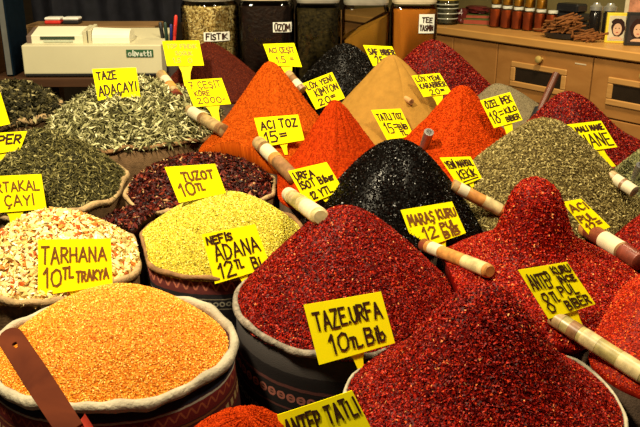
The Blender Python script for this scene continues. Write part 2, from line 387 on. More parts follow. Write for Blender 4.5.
FL = (.0027, .0019, .0007)
make_heap('bulgur', 'bulgur_heap', 'golden orange grain heap in the big front left sack with pale rim', 'grain heap', M['bulgur'], 'dome', .905, .002, None, (42000, .0016, .0012, .0009, .6))
make_heap('taze', 'pepper_flake_heap', 'dark red pepper flake heap in the grey sack, behind the TAZE URFA sign', 'spice heap', M['red'], 'round', .975, .003, None, (42000,)+FL+(.7,))
make_heap('antept', 'pepper_flake_heap', 'largest red pepper flake heap at the front, right of the ANTEP TATLI sign', 'spice heap', M['red'], 'bell', .985, .004, None, (50000,)+FL+(.7,))
make_heap('adana', 'yellow_spice_heap', 'pale yellow coarse ground spice heap behind the NEFIS ADANA sign', 'spice heap', M['adana'], 'dome', .97, .003, None, (24000, .0022, .0016, .0010, .7))
make_heap('tarh', 'tarhana_heap', 'cream and orange flaky tarhana heap behind the TARHANA sign', 'flake heap', M['tarh'], 'dome', .95, .004, None, (5200, .0074, .0058, .0018, .6, 'octa', .7))
make_heap('port', 'tea_heap', 'dark green loose leaf tea heap with the PORTAKAL CAYI sign', 'tea heap', M['port'], 'dome', .95, .004, None, (13000, .0078, .0019, .0012, .55, 'octa', .8))
make_heap('super', 'herb_heap', 'darkest leafy dried herb heap at the far left by the register', 'herb heap', M['super'], 'dome', .95, .006, None, (3200, .012, .005, .0016, .8, 'octa', 1.3))
make_heap('sage', 'sage_heap', 'grey green dried sage leaf heap below the cash register', 'herb heap', M['sage'], 'dome', .96, .010, None, (6800, .0165, .0034, .0020, .6, 'octa', 1.1))
make_heap('tuz', 'hibiscus_heap', 'dark maroon dried petal heap with the TUZOT sign', 'dried petal heap', M['tuz'], 'flat', .93, .004, None, (6500, .0075, .0035, .0015, .5, 'octa', .8))
make_heap('tuz2', 'hibiscus_heap', 'dark maroon petals between the green tea sack and the beige rimmed sack', 'dried petal heap', M['tuz'], 'flat', .93, .004, None, (900, .0075, .0035, .0015, .5, 'octa', .8))
make_heap('aci', 'powder_heap', 'tall bright orange powder cone with the ACI TOZ sign', 'spice heap', M['aci'], 'flare', .99, .006, (15, .0050), (24000, .0018, .0014, .0008, .5), 130, fine=.0016)
make_heap('urfa', 'powder_heap', 'orange red fluted powder cone behind the URFA ISOT sign', 'spice heap', M['urfa'], 'flare', .99, .006, (13, .0054), (18000, .0016, .0013, .0007, .5), 130, fine=.0012)
make_heap('isot', 'pepper_flake_heap', 'black glossy pepper flake heap in the middle of the display', 'spice heap', M['isot'], 'bullet', .98, .004, None, (24000, .0027, .0019, .0010, .8))
make_heap('yeni', 'powder_heap', 'scarlet powder cone right of the black heap', 'spice heap', M['yeni'], 'flare', .99, .009, (12, .0048), (22000, .0022, .0017, .0010, .6), 130, fine=.0026)
make_heap('tatli', 'powder_heap', 'mustard tan smooth powder pyramid with the TATLI TOZ sign', 'spice heap', M['tatli'], 'cone', .99, .001, (5, .0045), None, 90, fine=.0004)
make_heap('sumac', 'ground_spice_heap', 'brown red ground spice heap in front of the FISTIK jar', 'spice heap', M['sumac'], 'round', .98, .003, None, (22000, .0017, .0013, .0009, .6))
make_heap('black', 'black_seed_heap', 'black shiny seed heap in the back row before the jars', 'seed heap', M['black'], 'round', .98, .003, None, (11000, .0034, .0022, .0016, .8))
make_heap('redb', 'pepper_flake_heap', 'dark red pepper flake heap in the back row before the counter', 'spice heap', M['red2'], 'round', .98, .004, None, (16000, .0034, .0023, .0009, .6))
make_heap('ipek', 'powder_heap', 'small grey tan powder heap behind the OZEL IPEK sign', 'spice heap', M['ipek'], 'round', .98, .002, None, (5000, .0014, .0012, .0008, .6))
make_heap('redr', 'pepper_flake_heap', 'dark red pepper flake heap under the counter drawers at right', 'spice heap', M['red2'], 'bell', .98, .004, None, (22000, .0032, .0022, .0009, .6))
make_heap('oreg', 'oregano_heap', 'olive brown dried oregano heap behind the red tower of flakes', 'herb heap', M['oreg'], 'round', .98, .004, None, (24000, .0042, .0017, .0011, .5, 'octa', .6))
make_heap('pul', 'pepper_flake_heap', 'bright red pepper flake heap rising to a tower at right', 'spice heap', M['red3'], 'tower', .975, .003, None, (44000,)+FL+(.7,), nr=70)
make_heap('gr', 'mint_heap', 'dark green dried herb heap cut by the right edge', 'herb heap', M['mint'], 'round', .98, .003, None, (7000, .004, .0018, .0012, .5, 'octa', .6))
make_heap('r23', 'pepper_flake_heap', 'red pepper flake heap at the right edge behind a labelled tube', 'spice heap', M['red'], 'round', .98, .003, None, (15000,)+FL+(.5,))
make_heap('r24', 'pepper_flake_heap', 'orange red pepper flake heap at the right edge, right of the ANTEP sign', 'spice heap', M['orangered'], 'round', .98, .003, None, (24000, .0018, .0013, .0007, .5))
make_heap('bot', 'powder_heap', 'orange red powder heap cut by the bottom edge, left of the ANTEP TATLI sign', 'spice heap', M['urfa'], 'dome', .98, .003, (23, .0035), (7000, .0015, .0012, .0007, .5), 60, fine=.001)
make_heap('bot2', 'powder_heap', 'dark red powder heap under the wooden scoop at the bottom edge', 'spice heap', powder('dark_red_powder', (.5, .02, .005)), 'dome', .98, .002, (13, .0015))

BVH = BVHTree.FromPolygons([Vector(v) for v in np.concatenate(HEAPV)], HEAPF)
def hit(px, py):
    r = ray(px, py).normalized(); p, nrm, i, d = BVH.ray_cast(CAM, r)
    return p, nrm

# ------------------------------------------------------------------ sacks
NAVY = (.012, .012, .022); DR = (.10, .008, .008); TAN = (.34, .22, .09)
k_bul = kilim('woven_band_cloth_red', (.05, .012, .012),
    [(-.046, .008, .020, (.24, .05, .02), 'zig'), (-.083, .008, .016, TAN, 'sq'), (-.155, .012, .028, (.3, .12, .05), 'ring'), (-.2, .008, .02, TAN, 'sq')],
    [(-.012, -.028, NAVY), (-.030, -.034, (.3, .26, .2)), (-.034, -.062, (.12, .010, .010)), (-.064, -.068, (.2, .06, .02)), (-.07, -.096, (.09, .012, .01)), (-.12, -.14, NAVY), (-.175, -.18, (.25, .1, .04))])  # top navy stripe paints the shadow under the rim into the cloth
k_taz = kilim('woven_band_cloth_dark', (.014, .011, .011),
    [(-.098, .009, .021, (.33, .11, .08), 'ring'), (-.098, .002, .021, (.25, .09, .06), 'sq'), (-.15, .008, .019, (.24, .20, .17), 'ring'), (-.205, .008, .019, (.25, .09, .06), 'ring')],
    [(0, -.05, (.042, .036, .034)), (-.075, -.081, (.10, .035, .03)), (-.118, -.122, (.10, .035, .03)), (-.172, -.178, (.12, .02, .02))])
k_ada = kilim('woven_band_cloth_black', (.012, .010, .012),
    [(-.018, .010, .022, (.30, .09, .05), 'zig'), (-.058, .006, .014, (.26, .24, .18), 'ring'), (-.125, .006, .018, (.25, .05, .03), 'sq')],
    [(.01, -.036, (.085, .016, .014)), (-.046, -.048, (.2, .17, .12)), (-.068, -.070, (.2, .17, .12))])
burlap = flat('burlap', (.13, .075, .035), .9, .1, 0, .3, 60, .6, 300)
burlapd = flat('dark_burlap', (.07, .045, .03), .9, .1, 0, .3, 60, .6, 300)
rim_w = flat('pale_cotton_rim', (.35, .31, .22), .9, .15, 0, .25, 25, .8, 120)
rim_g = flat('grey_braid_rim', (.20, .17, .13), .9, .15, 0, .5, 90, .9, 160)
rim_t = flat('tan_canvas_rim', (.34, .23, .11), .9, .15, 0, .3, 40, .7, 150)
rim_b = flat('brown_canvas_rim', (.22, .12, .05), .9, .15, 0, .35, 40, .7, 150)
make_sack('bulgur', 'woven_sack', 'woven red and navy banded sack with thick pale rim, front left', k_bul, rim_w, .0085, .006, .96, .0025)
make_sack('taze', 'woven_sack', 'grey woven sack with rows of small rings under the TAZE URFA sign', k_taz, rim_g, .006, .006, .95, .002)
make_sack('antept', 'woven_sack', 'pale rimmed sack under the largest red flake heap at the front', k_taz, rim_w, .003, .001, .95, .002)
make_sack('adana', 'woven_sack', 'black woven sack with brown hem under the yellow spice', k_ada, rim_b, .005, .004, .95, .002)
make_sack('tarh', 'canvas_sack', 'brown canvas sack holding the cream flakes at the left edge', burlap, rim_t, .007, .004, .96, .003)
make_sack('port', 'canvas_sack', 'tan canvas sack around the dark green tea at the left', burlap, rim_t, .007, .006, .96, .004)
make_sack('super', 'canvas_sack', 'tan rimmed sack around the darkest herb in the left back corner', burlap, rim_t, .010, .006, .96, .006)
make_sack('sage', 'canvas_sack', 'brown canvas sack with turned down edge around the sage leaves', burlap, rim_b, .006, .006, .95, .006)
make_sack('tuz', 'canvas_sack', 'beige rimmed sack around the maroon petals', burlap, rim_t, .005, .006, .95, .004)
for k, lab in (('aci', 'sack under the tall bright orange powder cone'), ('urfa', 'sack under the fluted orange red powder cone'),
               ('isot', 'sack under the black pepper flake heap in the middle'), ('yeni', 'sack under the scarlet powder cone'),
               ('tatli', 'sack under the mustard tan pyramid'), ('sumac', 'sack under the brown red ground spice'),
               ('black', 'sack under the black seeds in the back row'), ('redb', 'sack under the back row red flakes before the counter'),
               ('ipek', 'sack under the small grey tan powder heap'), ('redr', 'sack under the red flakes below the drawers'),
               ('oreg', 'sack under the oregano heap'), ('pul', 'sack under the red tower of flakes'),
               ('gr', 'sack under the dark green herb at the right edge'), ('r23', 'sack under the red flakes at the right edge behind a tube'),
               ('r24', 'sack under the orange red flakes at the right edge'), ('bot', 'sack under the orange red powder at the bottom edge'),
               ('tuz2', 'small sack under the maroon petals beside the green tea'), ('bot2', 'sack under the wooden scoop at the bottom edge')):
    make_sack(k, 'canvas_sack', 'dark canvas '+lab, burlapd, rim_b, .002, .002, .95, .001)

# display board under the sacks
mb = MB(); y0, y1 = .62, 3.35
zt = lambda y: deck(y)-DEPTH-.0015
vs = []
for x in (-1.16, 1.12):
    for y in (y0, y1): vs += [(x, y, zt(y)), (x, y, zt(y)-.03)]
mb.add(vs, [(0, 4, 6, 2), (1, 3, 7, 5), (0, 1, 5, 4), (2, 6, 7, 3), (0, 2, 3, 1), (4, 5, 7, 6)])
dk = wood('dark_stand_wood', (.03, .016, .01), (.06, .03, .018))
st = mb.build('board', dk); st.parent = None
stand = empty('display_stand', (0, 2, 0)); st.parent = stand; st.location = (0, -2, 0)
for x in (-1.12, 1.05):
    for y in (.7, 3.25):
        l = MB().box((x-.03, y-2-.03, 0), (x+.03, y-2+.03, zt(y)-.031), .003); l.build('leg', dk, stand)
tag(stand, 'sloping dark wooden stand carrying all the spice sacks', 'display stand')

# ------------------------------------------------------------------ hand lettering
G = {
'A': [[(0,0),(.36,1),(.74,0)],[(.13,.36),(.62,.36)]], 'B': [[(0,0),(0,1),(.45,.95),(.55,.78),(.45,.58),(0,.52)],[(.1,.52),(.55,.45),(.62,.22),(.48,.02),(0,0)]],
'C': [[(.62,.85),(.4,1),(.12,.85),(0,.5),(.1,.15),(.38,0),(.64,.15)]], 'D': [[(0,0),(0,1),(.4,.92),(.66,.6),(.62,.25),(.35,.02),(0,0)]],
'E': [[(.58,1),(0,1),(0,0),(.6,0)],[(0,.52),(.48,.52)]], 'F': [[(.6,1),(0,1),(0,0)],[(0,.52),(.46,.52)]],
'G': [[(.62,.85),(.38,1),(.08,.8),(0,.4),(.15,.05),(.45,0),(.62,.2),(.62,.45),(.38,.45)]], 'H': [[(0,0),(0,1)],[(.6,0),(.6,1)],[(0,.5),(.6,.5)]],
'I': [[(.08,0),(.08,1)]], 'K': [[(0,0),(0,1)],[(.58,1),(.03,.45),(.62,0)]], 'L': [[(0,1),(0,0),(.55,0)]],
'M': [[(0,0),(.08,1),(.4,.35),(.74,1),(.84,0)]], 'N': [[(0,0),(.03,1),(.58,0),(.62,1)]],
'O': [[(.32,1),(.07,.8),(0,.45),(.12,.08),(.36,0),(.6,.15),(.68,.55),(.55,.9),(.32,1)]], 'P': [[(0,0),(0,1),(.45,.96),(.58,.75),(.45,.5),(0,.45)]],
'R': [[(0,0),(0,1),(.45,.96),(.56,.75),(.42,.52),(0,.48)],[(.2,.48),(.62,0)]], 'S': [[(.56,.88),(.3,1),(.05,.82),(.14,.58),(.5,.42),(.58,.18),(.32,0),(0,.12)]],
'T': [[(0,1),(.7,1)],[(.35,1),(.33,0)]], 'U': [[(0,1),(.02,.3),(.2,.02),(.45,.05),(.6,.35),(.6,1)]], 'V': [[(0,1),(.32,0),(.64,1)]],
'X': [[(0,1),(.6,0)],[(.58,1),(0,0)]], 'Y': [[(0,1),(.3,.5),(.62,1)],[(.3,.5),(.28,0)]], 'Z': [[(0,1),(.6,1),(0,0),(.64,0)]],
'i': [[(.08,0),(.08,.6)],[(.08,.8),(.08,.86)]], 'l': [[(.08,1),(.08,.05),(.2,0)]], 'b': [[(0,1),(0,0)],[(0,.45),(.3,.55),(.42,.28),(.28,0),(0,.04)]],
'e': [[(0,.3),(.4,.33),(.34,.55),(.14,.58),(0,.3),(.1,.04),(.4,.05)]], 'r': [[(0,.6),(.02,0)],[(.02,.4),(.28,.6)]], 'L_': [],
'0': [[(.3,1),(.06,.8),(0,.45),(.1,.08),(.3,0),(.5,.15),(.56,.55),(.48,.9),(.3,1)]], '1': [[(0,.72),(.2,1),(.2,0)]],
'2': [[(.02,.78),(.2,1),(.48,.9),(.5,.65),(.05,.05),(.02,0),(.6,.02)]], '5': [[(.55,1),(.1,1),(.05,.58),(.38,.62),(.55,.35),(.42,.05),(0,.05)]],
'7': [[(0,1),(.56,1),(.18,0)],[(.1,.5),(.45,.5)]], '8': [[(.28,.52),(.06,.72),(.15,.96),(.4,.98),(.5,.76),(.28,.52),(.03,.28),(.12,.02),(.42,0),(.56,.25),(.28,.52)]],
'.': [[(.05,0),(.1,.06)]], '-': [[(0,.5),(.3,.5)]], '=': [[(0,.75),(.5,.78)],[(.03,.5),(.5,.53)]], ' ': [],
}
def glyph(ch):
    acc = {'Ç': ('C', [[(.36,0),(.42,-.16),(.28,-.24)]]), 'Ş': ('S', [[(.3,0),(.36,-.16),(.22,-.24)]]), 'Ü': ('U', [[(.16,1.16),(.18,1.22)],[(.44,1.16),(.46,1.22)]]),
           'Ö': ('O', [[(.2,1.16),(.22,1.22)],[(.46,1.16),(.48,1.22)]]), 'İ': ('I', [[(.08,1.16),(.1,1.22)]])}
    if ch in acc: return G[acc[ch][0]]+acc[ch][1]
    return G.get(ch, [])
def gwidth(ch):
    g = glyph(ch)
    if not g: return .3
    return max(p[0] for s in g for p in s)
def write_on(mapf, lines, pen, nrm, name, mat, parent, thick=.0008, rs=None):
    """lines: (text, x0, x1, ybase, height[, drop]) in card coordinates 0..1; mapf(u,v)->point; pen width in metres"""
    rs = rs or random.Random(5); mb = MB()
    for ln in lines:
        text, x0, x1, yb, hh = ln[:5]; drop = ln[5] if len(ln) > 5 else 0
        tot = sum(gwidth(c)+.24 for c in text)-.24; k = (x1-x0)/max(tot, .05); x = x0
        for c in text:
            jy = rs.uniform(-.05, .05)*hh; jh = rs.uniform(.93, 1.08); sl = rs.uniform(-.03, .05)
            for st_ in glyph(c):
                P = []
                for (gx, gy) in st_:
                    u = x+(gx+sl*gy)*k; v = yb+jy+gy*hh*jh+drop*(u-x0); P.append(mapf(u, v)+nrm*.0004)
                for a, b in zip(P, P[1:]):
                    d = (b-a); ln_ = d.length
                    if ln_ < 1e-6: continue
                    d = d/ln_; s_ = d.cross(nrm)*pen*.5; e = d*pen*.4
                    q = [a-e-s_, b+e-s_, b+e+s_, a-e+s_]
                    mb.add(q+[p+nrm*thick for p in q], [(0,3,2,1),(4,5,6,7),(0,1,5,4),(1,2,6,5),(2,3,7,6),(3,0,4,7)])
            x += (gwidth(c)+.24)*k
    return mb.build(name, mat, parent)
ink = flat('black_marker_ink', (.035, .010, .004), .6, .2)
inkb = flat('brown_marker_ink', (.16, .06, .01), .6, .2)
inkg = flat('faded_marker_ink', (.45, .36, .06), .7, .2)
yel = flat('yellow_card', (.93, .82, .0), .75, .1, 0, .03, 12)
yel2 = flat('yellow_plastic_stem', (.88, .72, .0), .5, .2, 0, .04, 20)
def sign(label, quad, anchor, lines, Y=None, pen=.0030, im=None, stem=None, lean=18, yaw=0, lift=.012, group=None):
    """quad: outline of the card as seen (TL,TR,BR,BL); the card stands in the heap at `anchor`, leaning back by `lean` degrees"""
    if Y is None:
        p, _ = hit(*anchor); p = p-ray(*anchor).normalized()*lift
    else: p = at_y(anchor[0], anchor[1], Y)
    n = Vector((math.sin(math.radians(yaw)), -math.cos(math.radians(yaw))*math.cos(math.radians(lean)), math.sin(math.radians(lean)))).normalized()
    def un(q):
        r = ray(*q); return CAM+r*((p-CAM).dot(n)/r.dot(n))
    TL, TR, BR, BL = [un(q) for q in quad]
    def mapf(u, v): return (BL*(1-u)+BR*u)*(1-v)+(TL*(1-u)+TR*u)*v
    nn = (TR-TL).cross(BL-TL).normalized()
    if nn.dot(CAM-p) < 0: nn = -nn
    t = .0016; root = empty('price_sign', p)
    mb = MB(); N = 8; vs = []
    for i in range(N+1):
        for v in (0, 1):
            q = mapf(i/N, v)+nn*(.0012*math.sin(i/N*PI)); vs += [q, q-nn*t]
    fs = []
    for i in range(N):
        a = i*4; b = a+4; fs += [(a, b, b+2, a+2), (a+1, a+3, b+3, b+1), (a, a+1, b+1, b), (a+2, b+2, b+3, a+3)]
    fs += [(0, 2, 3, 1), (N*4, N*4+1, N*4+3, N*4+2)]
    mb.add([v-p for v in vs], fs); mb.build('card', yel, root)
    if lines:
        write_on(lambda u, v: mapf(u, v)-p+nn*(.0012*math.sin(min(1, max(0, u))*PI)), lines, pen, nn, 'writing', im or ink, root, rs=random.Random(len(label)*7+int(quad[0][0])))
    # stem: a neck that narrows downwards into the heap
    w0, w1, dy = (.22, .07, 10) if not stem else stem
    c = mapf(.5, .03); axis = (mapf(.5, 0)-mapf(.5, 1)).normalized(); side = (TR-TL).normalized(); W = (TR-TL).length
    end = un(anchor)+axis*.02 if stem else mapf(.5, 0)+axis*.03
    vs = []
    for k, (q, w) in enumerate(((c, w0), (c*.65+end*.35, (w0+w1)/2*.85), (end, w1))):
        for s_ in (-1, 1): vs += [q+side*s_*w*W*.5-nn*(t+.0002), q+side*s_*w*W*.5-nn*(t*2.2)]
    fs = [(0, 2, 3, 1), (8, 9, 11, 10)]
    for k in range(2):
        a = k*4; b = a+4; fs += [(a, b, b+2, a+2), (a+1, a+3, b+3, b+1), (a, a+1, b+1, b), (a+2, b+2, b+3, a+3)]
    MB().add([v-p for v in vs], fs).build('stem', yel2, root)
    tag(root, label, 'price sign', 'yellow price signs'); return root

sign('yellow card reading TAZE ADACAYI in the sage leaves', [(92,69),(136,67.5),(140.5,97.5),(98,100.5)], (118,99), [('TAZE', .08,.52,.66,.24), ('ADAÇAYI', .06,.93,.14,.32,.1)], pen=.0045)
sign('yellow card with faded writing beside the pens, left of the FISTIK jar', [(162,41),(199,40.5),(204,65.5),(167,66)], (186,80), [('TOP FINDIK', .1,.9,.7,.16), ('SOGUK', .3,.75,.42,.15), ('1.5  O', .2,.7,.12,.18)], Y=2.52, pen=.003, im=inkg, stem=(.4,.15,0))
sign('yellow card reading 7 CESIT with faded lower lines, on the brown red heap', [(183.5,80.5),(221.5,78),(231,104),(194,107)], (215,116), [('7 ÇEŞİT', .1,.92,.66,.24), ('KÖRE', .15,.55,.4,.17), ('2000-', .15,.9,.1,.2)], Y=2.30, pen=.0028, im=inkb, stem=(.4,.15,0))
sign('yellow card with brown writing left of the black seed heap', [(263,44),(294,43),(302,67),(271,65.5)], (289,76), [('ACI ÇEŞİT', .1,.92,.6,.22), ('1.5 =', .25,.8,.15,.28)], Y=2.40, pen=.003, im=inkb, stem=(.4,.2,0))
sign('tilted yellow card reading LUX YENI KIMYON on the black seeds', [(302,83.7),(332,72),(345,98),(316,109.5)], (330,104), [('LÜX YENİ', .08,.9,.72,.18), ('KİMYON', .22,.95,.38,.24), ('20=', .18,.75,.06,.24)], Y=2.33, pen=.0036)
sign('yellow card reading SAF BIBER, partly behind the mustard pyramid', [(363,45),(392,46.5),(401,66),(373,66)], (386,66), [('SAF BİBER', .08,.98,.56,.26), ('25=', .2,.6,.1,.36)], Y=2.48, pen=.0040)
sign('yellow card reading LUX YENI KARABIBER on the back row red flakes', [(411.5,75.7),(439.5,73),(452,93.5),(423.5,97)], (439,106), [('LÜX YENİ', .08,.9,.7,.2), ('KARABİBER', .08,.97,.38,.22), ('20=', .3,.8,.06,.24)], Y=2.21, pen=.0028, stem=(.4,.2,0))
sign('yellow card reading OZEL IPEK 18 KILO BIBER before the grey tan heap', [(480,100.5),(510,92),(522.6,120),(494,128)], (509,138), [('ÖZEL İPEK', .08,.93,.68,.22), ('18=', .06,.5,.14,.4), ('KİLO', .58,.96,.36,.17), ('BİBER', .5,.95,.08,.17)], Y=1.90, pen=.0028, stem=(.3,.25,0))
sign('yellow card reading NANE between the oregano and the back red flakes', [(561,125.2),(601,120.6),(617.5,147),(578,152.5)], (606,160), [('ELMALI NANE', .12,.95,.7,.18), ('NANE', .24,.95,.12,.42)], Y=1.80, pen=.0030, stem=(.3,.3,0))
sign('yellow card reading ACI TOZ 15 on the orange cone', [(254,118),(298,114.5),(304.5,140),(262,147)], (283,146), [('ACI TOZ', .1,.92,.58,.28), ('15=', .12,.62,.1,.36)], pen=.0042)
sign('yellow card reading TATLI TOZ 15 on the mustard pyramid', [(371,110),(400.6,108.6),(414,136),(387,140)], (402,138), [('TATLI TOZ', .08,.92,.64,.22), ('15=', .15,.6,.2,.36), ('BİB', .62,.92,.28,.18), ('TL', .6,.8,.08,.14)], pen=.0032)
sign('yellow card reading YENI MAHSUL KEKIK between black, scarlet and oregano heaps', [(439.5,157.5),(470.5,156.5),(482,178),(459,187)], (470,184), [('YENİ MAHSUL', .06,.95,.62,.24), ('KEKİK', .25,.88,.2,.28), ('-', .3,.9,0,.2)], pen=.0025, lift=.02)
sign('yellow card reading URFA ISOT Biber 12 on the left of the black heap', [(288,171),(326.6,162),(343.5,190),(307,205)], (326,198), [('URFA', .08,.55,.7,.2), ('İSOT Biber', .08,.95,.42,.22), ('12 YTL', .2,.75,.08,.2)], pen=.0032, lift=.02)
sign('yellow card reading MARAS KURU 12 on the front of the black heap', [(400.5,210),(452,201.5),(466,233),(416,251)], (441,242), [('MARAŞ KURU', .07,.97,.58,.25), ('12', .25,.5,.16,.3), ('PUL', .6,.9,.3,.18), ('BİB', .6,.9,.06,.18)], pen=.0034, im=inkb)
sign('yellow card reading ANTEP KURU INCE 8 PUL BIBER on the red flakes at right', [(518,270),(567,262),(595.5,304),(548.6,319)], (575,326), [('ANTEP', .06,.50,.58,.3), ('KURU', .61,.97,.8,.15), ('İNCE', .62,.95,.6,.13), ('8', .1,.24,.1,.4), ('TL', .29,.42,.28,.2), ('PUL', .5,.85,.34,.2), ('BİBER', .46,.95,.06,.2)], pen=.0021, stem=(.25,.25,0), lift=.016)
sign('small yellow card half hidden behind the red tower of flakes', [(562,202),(581,198.7),(610.5,227),(589,235)], (600,231), [('ACI', .1,.9,.68,.2), ('PUL', .1,.8,.36,.2), ('12=', .15,.85,.06,.24)], Y=1.53, pen=.0030, im=inkb)
sign('large yellow card reading TAZE URFA 10 TL on the grey sack', [(303.5,305),(381,291.7),(395,343),(319,365)], (352,350), [('TAZE.URFA', .08,.93,.55,.30), ('10', .2,.43,.12,.32), ('TL.', .46,.6,.12,.18), ('Bib', .66,.9,.12,.3)], Y=1.12, pen=.0033)
sign('yellow card reading ANTEP TATLI cut by the bottom edge', [(277,415),(352,390.5),(373,432),(290,466)], (335,440), [('ANTEP TATLI', .06,.97,.50,.36), ('10 TL', .2,.7,.08,.26)], Y=.93, pen=.0031)
sign('yellow card reading NEFIS ADANA 12 TL at the rim of the black woven sack', [(201.5,234.5),(255,224),(271,267),(215,284)], (243,276), [('NEFİS', .06,.52,.78,.15), ('ADANA', .14,.93,.42,.30), ('12', .12,.4,.06,.30), ('TL', .43,.56,.18,.16), ('Bi', .72,.85,.06,.26)], Y=1.40, pen=.0034)
sign('yellow card reading TUZOT 10 on the maroon petals', [(164.5,167),(215,163.7),(226,193),(179,203)], (203,198), [('TUZOT', .26,.88,.56,.24), ('10', .12,.42,.14,.36), ('TL', .46,.62,.24,.2)], pen=.0040, im=inkb)
sign('yellow card reading TARHANA 10 TRAKYA standing in the cream flakes', [(38,239.5),(110.5,238.5),(112.5,285),(38,296)], (76,291), [('TARHANA', .05,.93,.56,.28), ('10', .08,.32,.14,.32), ('TL', .34,.48,.26,.2), ('TRAKYA', .52,.95,.16,.2)], Y=1.325, pen=.0036, im=inkb, lean=22)
sign('yellow card reading PORTAKAL CAYI cut by the left edge', [(-22,177),(41,174),(46.5,209),(-18,214)], (16,218), [('PORTAKAL', .05,.94,.56,.26), ('ÇAYI', .38,.82,.16,.28)], pen=.0036, im=inkb, stem=(.3,.2,0))
sign('yellow card reading SUPER above the dark green tea at the left edge', [(-24,134.5),(27,131),(20,150),(-18,156)], (0,152), [('SÜPER', .1,.93,.42,.42)], Y=1.80, pen=.0045)
sign('blank edge of a yellow card at the left edge on the darkest herb', [(-34,99),(0,92),(10,124),(-22,131)], (-5,127), [], Y=2.27, pen=.0040)

# ------------------------------------------------------------------ spice tubes lying in the valleys
clear = flat('clear_plastic_tube', (.50, .36, .18), .25, .6, 0, .35, 30)
def tubem(n, c): return flat(n, c, .35, .5, 0, .35, 60)
lblw = flat('paper_label', (.56, .49, .32), .6, .3, 0, .12, 25)
def spice_tube(label, a, b, wpx, body, bands, Ya=None, Yb=None, lift=.5):
    """a, b pixel ends; bands: (start, end, colour material)"""
    A = at_y(a[0], a[1], Ya) if Ya else hit(*a)[0]; B = at_y(b[0], b[1], Yb) if Yb else hit(*b)[0]
    r = wpx/2/FPX*((A+B)/2-CAM).dot(Vector((0, math.cos(PITCH), -math.sin(PITCH))))
    up = Vector((0, 0, 1)); A = A+up*r*lift; B = B+up*r*lift
    # keep the tube clear of the heaps between its ends
    for q in range(1, 8):
        m = A.lerp(B, q/8)
        loc, nrm, idx, d = BVH.find_nearest(m)
        if loc is not None and (m-loc).dot(nrm if nrm.z > 0 else -nrm) < r*.4:
            push = nrm if nrm.z > 0 else -nrm; k = (r*.4-(m-loc).dot(push)); A = A+push*k*.6; B = B+push*k*.6
    root = empty('spice_tube', (A+B)/2); d = B-A; Ln = d.length; c = (A+B)/2; u = d.normalized()
    P = lambda t: A+u*Ln*t-c
    MB().tube([P(.0), P(.012), P(.03), P(.97), P(.99), P(1)], [r*.75, r*.95, r, r, r*.95, r*.75], 20).build('tube', body, root)
    for nm, s0, s1, mt in bands:
        k = 1.025 if nm == 'label' else 1.04
        MB().tube([P(s0), P(s0+.001), P(s1-.001), P(s1)], [r*1.0, r*k, r*k, r*1.0], 20).build(nm, mt, root)
    tag(root, label, 'spice tube', 'spice tubes lying between the heaps'); return root
brown = tubem('brown_spice_fill', (.22, .11, .045)); orange = tubem('orange_spice_fill', (.46, .20, .05)); cream = tubem('cream_spice_fill', (.48, .38, .18))
dred = tubem('dark_red_spice_fill', (.15, .03, .015)); olive = tubem('olive_spice_fill', (.32, .26, .09))
cork = tubem('cork_cap', (.34, .23, .10))
spice_tube('beige tube with orange band behind the sage sack', (161,77), (178,100), 11, cork, [('label', .25,.5,lblw), ('band', .5,.72,orange), ('cap', .86,1.0,dred)], 2.47, 2.33)
spice_tube('beige and brown tube between the sage leaves and orange cone', (189,113), (224,134), 12, cork, [('label', .12,.42,lblw), ('band', .42,.5,brown), ('cap', .9,1.0,brown)])
spice_tube('tube with brown middle left of the URFA ISOT card', (259,146), (295,182), 14, brown, [('cap', 0,.16,cork), ('label', .22,.46,lblw), ('band', .46,.56,orange)])
spice_tube('cream tube between the yellow spice and the black heap', (289,198), (321,222), 16, cream, [('cap', 0,.14,lblw), ('band', .38,.5,olive), ('label', .62,.95,lblw)])
spice_tube('orange filled tube at the right foot of the black heap', (452,188), (502,214), 12.5, orange, [('cap', 0,.1,cork), ('label', .12,.3,lblw), ('band', .62,.95,cream)])
spice_tube('tube with white end and red print left of the tall red heap', (424,254), (490,282), 13.5, orange, [('cap', 0,.08,dred), ('label', .14,.3,lblw), ('band', .66,.96,cream)])
spice_tube('long olive tube right of the largest front heap', (553,321), (648,382), 18, olive, [('cap', 0,.12,cork), ('band', .2,.3,brown), ('label', .34,.5,cream), ('wrap', .72,.95,cream)])
spice_tube('dark red tube with printed white label at the right edge', (591,236), (646,271), 17.5, dred, [('cap', 0,.09,orange), ('label', .36,.68,lblw), ('band', .68,.72,brown)])
spice_tube('short brown tube behind the orange cone beside black seeds', (288,76), (303,93), 9, brown, [('cap', 0,.25,cork), ('label', .5,.8,lblw)], 2.40, 2.34)
spice_tube('white tube half hidden behind the oregano at the right edge', (608,180), (632,196), 12, lblw, [('cap', 0,.2,cork), ('band', .5,.6,brown)], 1.72, 1.66)

